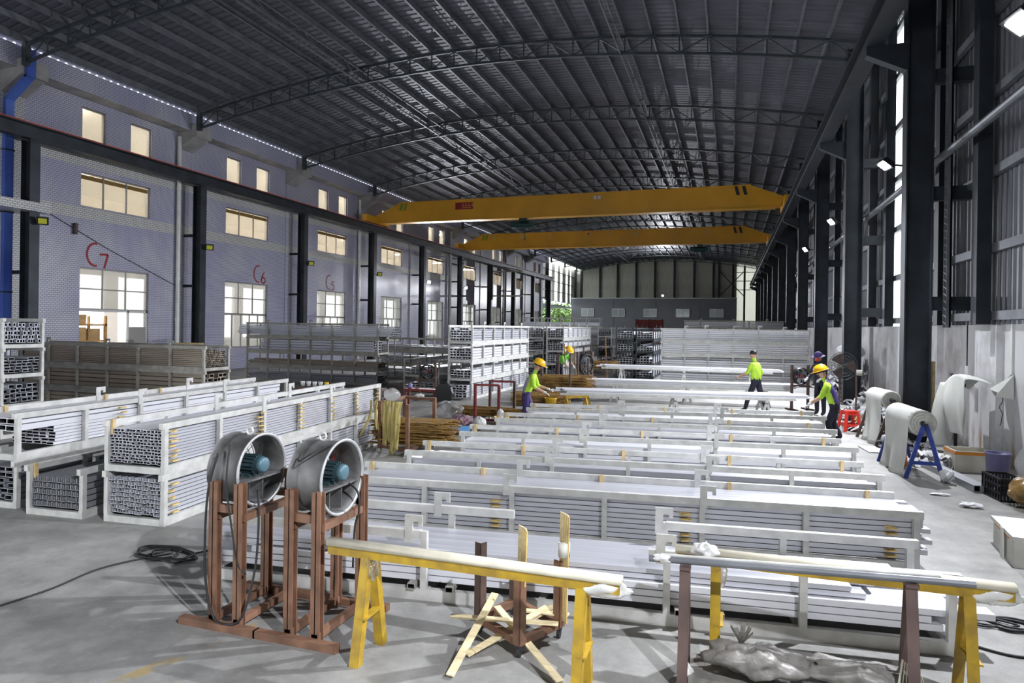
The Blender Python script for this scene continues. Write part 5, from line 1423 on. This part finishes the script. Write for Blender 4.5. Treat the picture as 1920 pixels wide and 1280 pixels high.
# ------------------------------------------------------------------ small things in the left middle
t = thing('cup_table', 'dark brown bench with a row of paper cups in front of the C6 stack', 'bench', (-10.6, 14.3, 0), .0)
B(0, 1.1, 0, .35, .62, .68).build('top', M['primer_dark'], t)
for px in (.02, 1.02):
    for py in (.02, .27): B(px, px+.06, py, py+.06, 0, .62).build('leg', M['primer_dark'], t)
for i in range(5):
    mb = MB(); mb.smooth = True; mb.lathe([(.0,.0),(.045,.0),(.06,.12),(.055,.12),(.04,.01)], 14)
    mb.build('paper_cup', M['bucket_yellow' if i == 4 else 'sheet_white'], None, loc=(-10.52+.18*i, 14.45, .68), label=('yellow cup at the right end of the row on the brown bench' if i == 4 else f'white paper cup on the brown bench, {NTH[i+1]} from the left'), cat='cup', group='cups on the brown bench')
for i, (x, y, m, lab) in enumerate(((-9.2,14.6,'primer_dark','dark brown low frame bench right of the cups'), (-7.9,15.0,'dark_red','dark red low frame bench beside the black drum cover'))):
    t = thing('frame_bench', lab, 'bench', (x, y, 0)); B(0, .9, 0, .3, .62, .68).build('top', M[m], t)
    for px in (.0, .84):
        for py in (0, .24): B(px, px+.06, py, py+.06, 0, .62).build('leg', M[m], t)
mb = MB(); mb.smooth = True; mb.lathe([(.0,.14),(.06,.12),(.065,.04),(.05,0),(.0,0)], 14); mb.build('drink_bottle', M['purple_bucket'], None, loc=(-7.75,15.1,.68), label='small purple bottle on the dark red bench', cat='bottle')
t = thing('drum_cover', 'round black drum cover standing behind the left end-on rack', 'drum cover', (-6.75, 15.0, 0))
MB().lathe([(.0,-.06),(.24,-.06),(.26,0),(.24,.06),(.0,.06)], 10, Matrix.Translation((0,0,.62)) @ Matrix.Rotation(PI/2,4,'X')).build('disc', M['black'], t)
B(-.3,.3,-.04,.04,0,.4).build('foot', M['primer_dark'], t)
B(-22.2, -21.5, 21.8, 22.6, 0, 1.4).build('packing_crate', M['timber'], None, label='tan timber packing against the lilac wall beside the white pipe', cat='packing')
# jib frame on the far left columns
t = thing('jib_frame', 'steel jib frame with hanging beam on the far left columns', 'jib', (-22.28, 60.55, 0))
for z in (5.2, 7.6): B(0, 3.2, -.06, .06, z, z+.14).build('beam', M['galv_old'], t)
MB().bar((0,0,8.3), (3.2,0,7.7), .08).build('stay', M['steel'], t); MB().cyl((2.2,0,5.3), (2.2,0,6.2), .02, 6).build('chain', M['steel'], t)
B(.0,.12,-.1,.1,4.9,8.3).build('mast', M['steel'], t)

# ------------------------------------------------------------------ people
def seg_d(p, a, b):
    ab = b-a; u = max(0, min(1, (p-a).dot(ab)/max(1e-9, ab.length_squared))); return (p-(a+ab*u)).length
def person(label, loc, rz, J, shirt, trousers, back=None, arm='skin', hands='glove', helmet=None, hat=None, mask=None, hair=True):
    """J: joints in local space (x forward, y left, z up)"""
    V = {k: Vector(v) for k, v in J.items()}
    ch = [('pelvis','belly',.155,.155),('belly','chest',.155,.175),('chest','neck0',.175,.080),('neck0','neck',.075,.052),('neck','jaw',.052,.070),('jaw','skull',.070,.088),('skull','crown',.088,.050)]
    for s in 'LR':
        ch += [('pelvis','hip'+s,.12,.095),('hip'+s,'knee'+s,.095,.072),('knee'+s,'ankle'+s,.066,.055),('ankle'+s,'toe'+s,.045,.035),
               ('chest','sh'+s,.10,.065),('sh'+s,'el'+s,.074,.056),('el'+s,'wr'+s,.042,.030),('wr'+s,'palm'+s,.030,.036)]
    names = list(dict.fromkeys([n for c in ch for n in c[:2]])); ix = {n: i for i, n in enumerate(names)}
    rad = {}
    for a, b, ra, rb in ch: rad.setdefault(a, ra); rad[b] = rb
    rad['pelvis'] = .145; rad['chest'] = .168; rad['belly'] = .152
    me = bpy.data.meshes.new('body'); me.from_pydata([V[n] for n in names], [(ix[a], ix[b]) for a, b, *_ in ch], [])
    o = bpy.data.objects.new('body', me); COL.objects.link(o)
    md = o.modifiers.new('skin', 'SKIN'); md.use_smooth_shade = True; md.branch_smoothing = .4
    for n, sv in zip(names, me.skin_vertices[0].data):
        r = rad[n]; sv.radius = (r*(1.12 if n in ('chest','belly','pelvis') else 1), r); sv.use_root = n == 'pelvis'
    o.modifiers.new('sub', 'SUBSURF').levels = 2
    dg = bpy.context.evaluated_depsgraph_get()
    bm_ = bpy.data.meshes.new_from_object(o.evaluated_get(dg)); bpy.data.objects.remove(o)
    mb = MB(); mb.smooth = True
    vs = [tuple(v.co) for v in bm_.vertices]; mats = [M['skin'], M[shirt], M[trousers], M[back or shirt], M[arm], M[hands], M['rubber']]
    face_dir = 1
    for p in bm_.polygons:
        c = p.center; best = min(ch, key=lambda q: seg_d(c, V[q[0]], V[q[1]])/max(.04, (q[2]+q[3])/2)); n = best[1]
        if n in ('neck','jaw','skull','crown'): k = 0
        elif n in ('hipL','hipR','kneeL','kneeR','ankleL','ankleR'): k = 2
        elif n in ('toeL','toeR'): k = 6
        elif n in ('wrL','wrR'): k = 4
        elif n in ('palmL','palmR'): k = 5
        elif n == 'belly' and c.z < V['pelvis'].z + .04: k = 2
        elif back and n in ('belly','chest','neck0'):
            ax = (V['chest']-V['pelvis']).normalized(); f = Vector((1,0,0)); f = (f-ax*f.dot(ax)).normalized()
            k = 3 if (c-V['pelvis']).dot(f) - 0 < -.015 + 0*ax.x else 1
        else: k = 1
        mb.m.append(k)
    mb.v = vs; mb.f = [tuple(p.vertices) for p in bm_.polygons]; mb.sm = [True]*len(mb.f)
    bpy.data.meshes.remove(bm_)
    # five fingers per hand, each its own bent chain rooted in the palm
    for s in 'LR':
        d = (V['palm'+s]-V['wr'+s]).normalized(); side = d.cross(Vector((0,0,1)));
        side = side.normalized() if side.length > .1 else Vector((0,1,0)); nrm = side.cross(d).normalized(); mb.mi = 5
        for i, ln in enumerate((.068,.078,.074,.058)):
            b = V['palm'+s] + side*(.026-.0175*i) + d*.012
            mb.tube([b, b+d*ln*.5-nrm*.006, b+d*ln*.85-nrm*.022, b+d*ln-nrm*.036], [.0095,.009,.0085,.006], 7)
        b = V['wr'+s].lerp(V['palm'+s], .55) + side*.028
        mb.tube([b, b+side*.022+d*.025, b+side*.03+d*.05-nrm*.01], [.011,.010,.007], 7)
    # nose and ears in the same skin mesh
    up = (V['skull']-V['jaw']).normalized(); fw = V['face'].normalized() if 'face' in V else Vector((1,0,0))
    fw = (fw-up*fw.dot(up)).normalized(); lf = up.cross(fw); mid = V['jaw'].lerp(V['skull'], .55); mb.mi = 0
    mb.tube([mid+fw*.07+up*.03, mid+fw*.098+up*.005, mid+fw*.088-up*.012], [.010,.015,.010], 8)
    for s in (-1, 1): mb.tube([mid+lf*s*.078+up*.03, mid+lf*s*.092+up*.01, mid+lf*s*.080-up*.025], [.012,.018,.010], 8)
    t = thing('person', label, 'person', loc, rz)
    mb.build('body', mats, t)
    for s in (-1, 1): mb = MB(); mb.smooth = True; crumple(mb, tuple(mid+fw*.079+lf*s*.030+up*.022), .010, .012, .007, 6, 0, 0); mb.build('eye', M['eye'], t)
    mb = MB(); mb.tube([mid+fw*.076+lf*.024-up*.042, mid+fw*.084-up*.044, mid+fw*.076-lf*.024-up*.042], .006, 6); mb.build('mouth', M['lip'], t)
    Mh = Matrix((( *(fw), 0), (*(lf), 0), (*(up), 0), (0,0,0,1))).transposed(); Mh.translation = V['skull']
    if hair:
        mb = MB(); mb.smooth = True; mb.grid(lambda u, v: tuple(Mh @ Vector((.098*math.sin(PI*.62*v)*math.cos(2*PI*u)-.012, .088*math.sin(PI*.62*v)*math.sin(2*PI*u), .085*math.cos(PI*.62*v)+.012))), 20, 8, closed_u=True); mb.build('hair', M['hair'], t)
    if helmet:
        mb = MB(); mb.smooth = True
        def dome(u, v):
            a = 2*PI*u; f = PI/2*v; r = .132*math.sin(f); k = 1.12 if math.cos(a) > 0 else 1.06
            return tuple(Mh @ Vector((r*k*math.cos(a)+.004, r*math.sin(a), .03+.128*math.cos(f) + .006*max(0, math.cos(4*a))*math.sin(f*2))))
        mb.grid(dome, 28, 10, closed_u=True)
        mb.grid(lambda u, v: tuple(Mh @ Vector(((.140+.022*v+(.045*v if math.cos(2*PI*u) > .2 else 0))*1.06*math.cos(2*PI*u)+.004, (.132+.018*v)*math.sin(2*PI*u), .032-.012*v))), 28, 3, closed_u=True)
        h = mb.build('helmet', M[helmet], t); md = h.modifiers.new('thick', 'SOLIDIFY'); md.thickness = .004
        mb = MB(); mb.bar(Mh @ Vector((-.11,0,.12)), Mh @ Vector((.11,0,.135)), .03, .02, up=up); mb.build('helmet_ridge', M[helmet], h)
    if hat:
        mb = MB(); mb.smooth = True; mb.grid(lambda u, v: tuple(Mh @ Vector((.115*math.sin(PI/2*v)*math.cos(2*PI*u), .108*math.sin(PI/2*v)*math.sin(2*PI*u), .02+.11*math.cos(PI/2*v)))), 20, 8, closed_u=True)
        mb.grid(lambda u, v: tuple(Mh @ Vector(((.115+.07*v)*math.cos(2*PI*u), (.108+.07*v)*math.sin(2*PI*u), .02-.02*v))), 20, 3, closed_u=True); mb.build('hat', M[hat], t)
    if mask:
        mb = MB(); mb.smooth = True; mb.grid(lambda u, v: tuple(mid + fw*(.092-.03*(2*u-1)**2) + lf*(.065*(2*u-1)) + up*(.0-.075*v)), 8, 5); o = mb.build('face_mask', M[mask], t); o.modifiers.new('thick','SOLIDIFY').thickness = .003
    return t
def pose(lean, armL, armR, legs=((.0,.0),(.0,.0)), face=(1,0,0), tall=1.0, squat=0, head_down=.1):
    """lean in radians forward; armX = (elbow, wrist) offsets from shoulder; legs = foot x offsets"""
    hz = .90 - squat
    P = Vector((0,0,hz+.02)); D = Vector((math.sin(lean),0,math.cos(lean)))
    J = {'pelvis': P, 'belly': P+D*.18, 'chest': P+D*.40, 'neck0': P+D*.53}
    H = (D*(1-head_down)+Vector((0,0,1))*.35+Vector((head_down,0,0))).normalized()
    J['neck'] = J['neck0']+H*.06; J['jaw'] = J['neck']+H*.075+Vector(face)*.018; J['skull'] = J['jaw']+H*.09; J['crown'] = J['skull']+H*.055
    J['face'] = Vector(face)
    for s, sg, arm, leg in (('L',1,armL,legs[0]),('R',-1,armR,legs[1])):
        J['hip'+s] = P+Vector((0,sg*.09,-.06)); J['knee'+s] = Vector((leg[0]*.5+.03+squat*.5,sg*.10,hz*.52)); J['ankle'+s] = Vector((leg[0],sg*.10,.08)); J['toe'+s] = Vector((leg[0]+.15,sg*.11,.035))
        S_ = J['chest']+D*.07+Vector((0,sg*.17,0)); J['sh'+s] = S_
        J['el'+s] = S_+Vector(arm[0]); J['wr'+s] = J['el'+s]+Vector(arm[1]); J['palm'+s] = J['wr'+s]+Vector(arm[1]).normalized()*.075
    return {k: Vector(v)*tall if k != 'face' else Vector(v) for k, v in J.items()}
person('worker in yellow helmet and lime shirt bending left of the far low racks', (-4.55,14.75,0), .15,
       pose(.42, ((.08,.04,-.27),(.24,-.02,-.06)), ((.05,-.05,-.27),(.23,.02,-.10)), ((.1,0),(-.15,0)), tall=.97, squat=.16, face=(.95,-.1,-.25)), 'lime', 'purple_cloth', back='grey_cloth', helmet='helmet')
person('worker in yellow helmet and green shirt stooping beside the dark round fan', (-6.2,24.4,0), -.5,
       pose(.75, ((.10,.03,-.25),(.18,-.02,-.14)), ((.10,-.03,-.25),(.18,.02,-.14)), ((.1,0),(-.1,0)), tall=.97, face=(.9,.1,-.35)), 'green_shirt', 'navy', back='navy', helmet='helmet')
person('worker in lime shirt walking past the white wall of racks', (.72,19.35,0), 2.6,
       pose(.12, ((.10,.03,-.26),(.22,0,-.10)), ((-.10,-.03,-.26),(.05,0,-.24)), ((.28,0),(-.28,0)), tall=.98), 'lime', 'navy', arm='skin', hands='skin')
person('worker in yellow helmet, lime and navy shirt, reaching to the racks at the right', (2.12,15.15,0), PI-.15,
       pose(.36, ((.10,.02,-.26),(.20,.02,-.14)), ((.08,-.04,-.27),(.20,0,-.16)), ((.05,0),(-.12,0)), tall=.98, squat=.16, face=(.95,.2,-.15)), 'lime', 'navy', back='purple_cloth', helmet='helmet')
person('worker in purple hat and red face mask behind the worker at the right', (2.38,19.6,0), -2.2,
       pose(.18, ((.08,.04,-.26),(.20,-.02,-.08)), ((.08,-.04,-.26),(.20,.02,-.08)), tall=.97), 'navy', 'navy', arm='navy', hat='purple_cloth', mask='red', hands='glove')
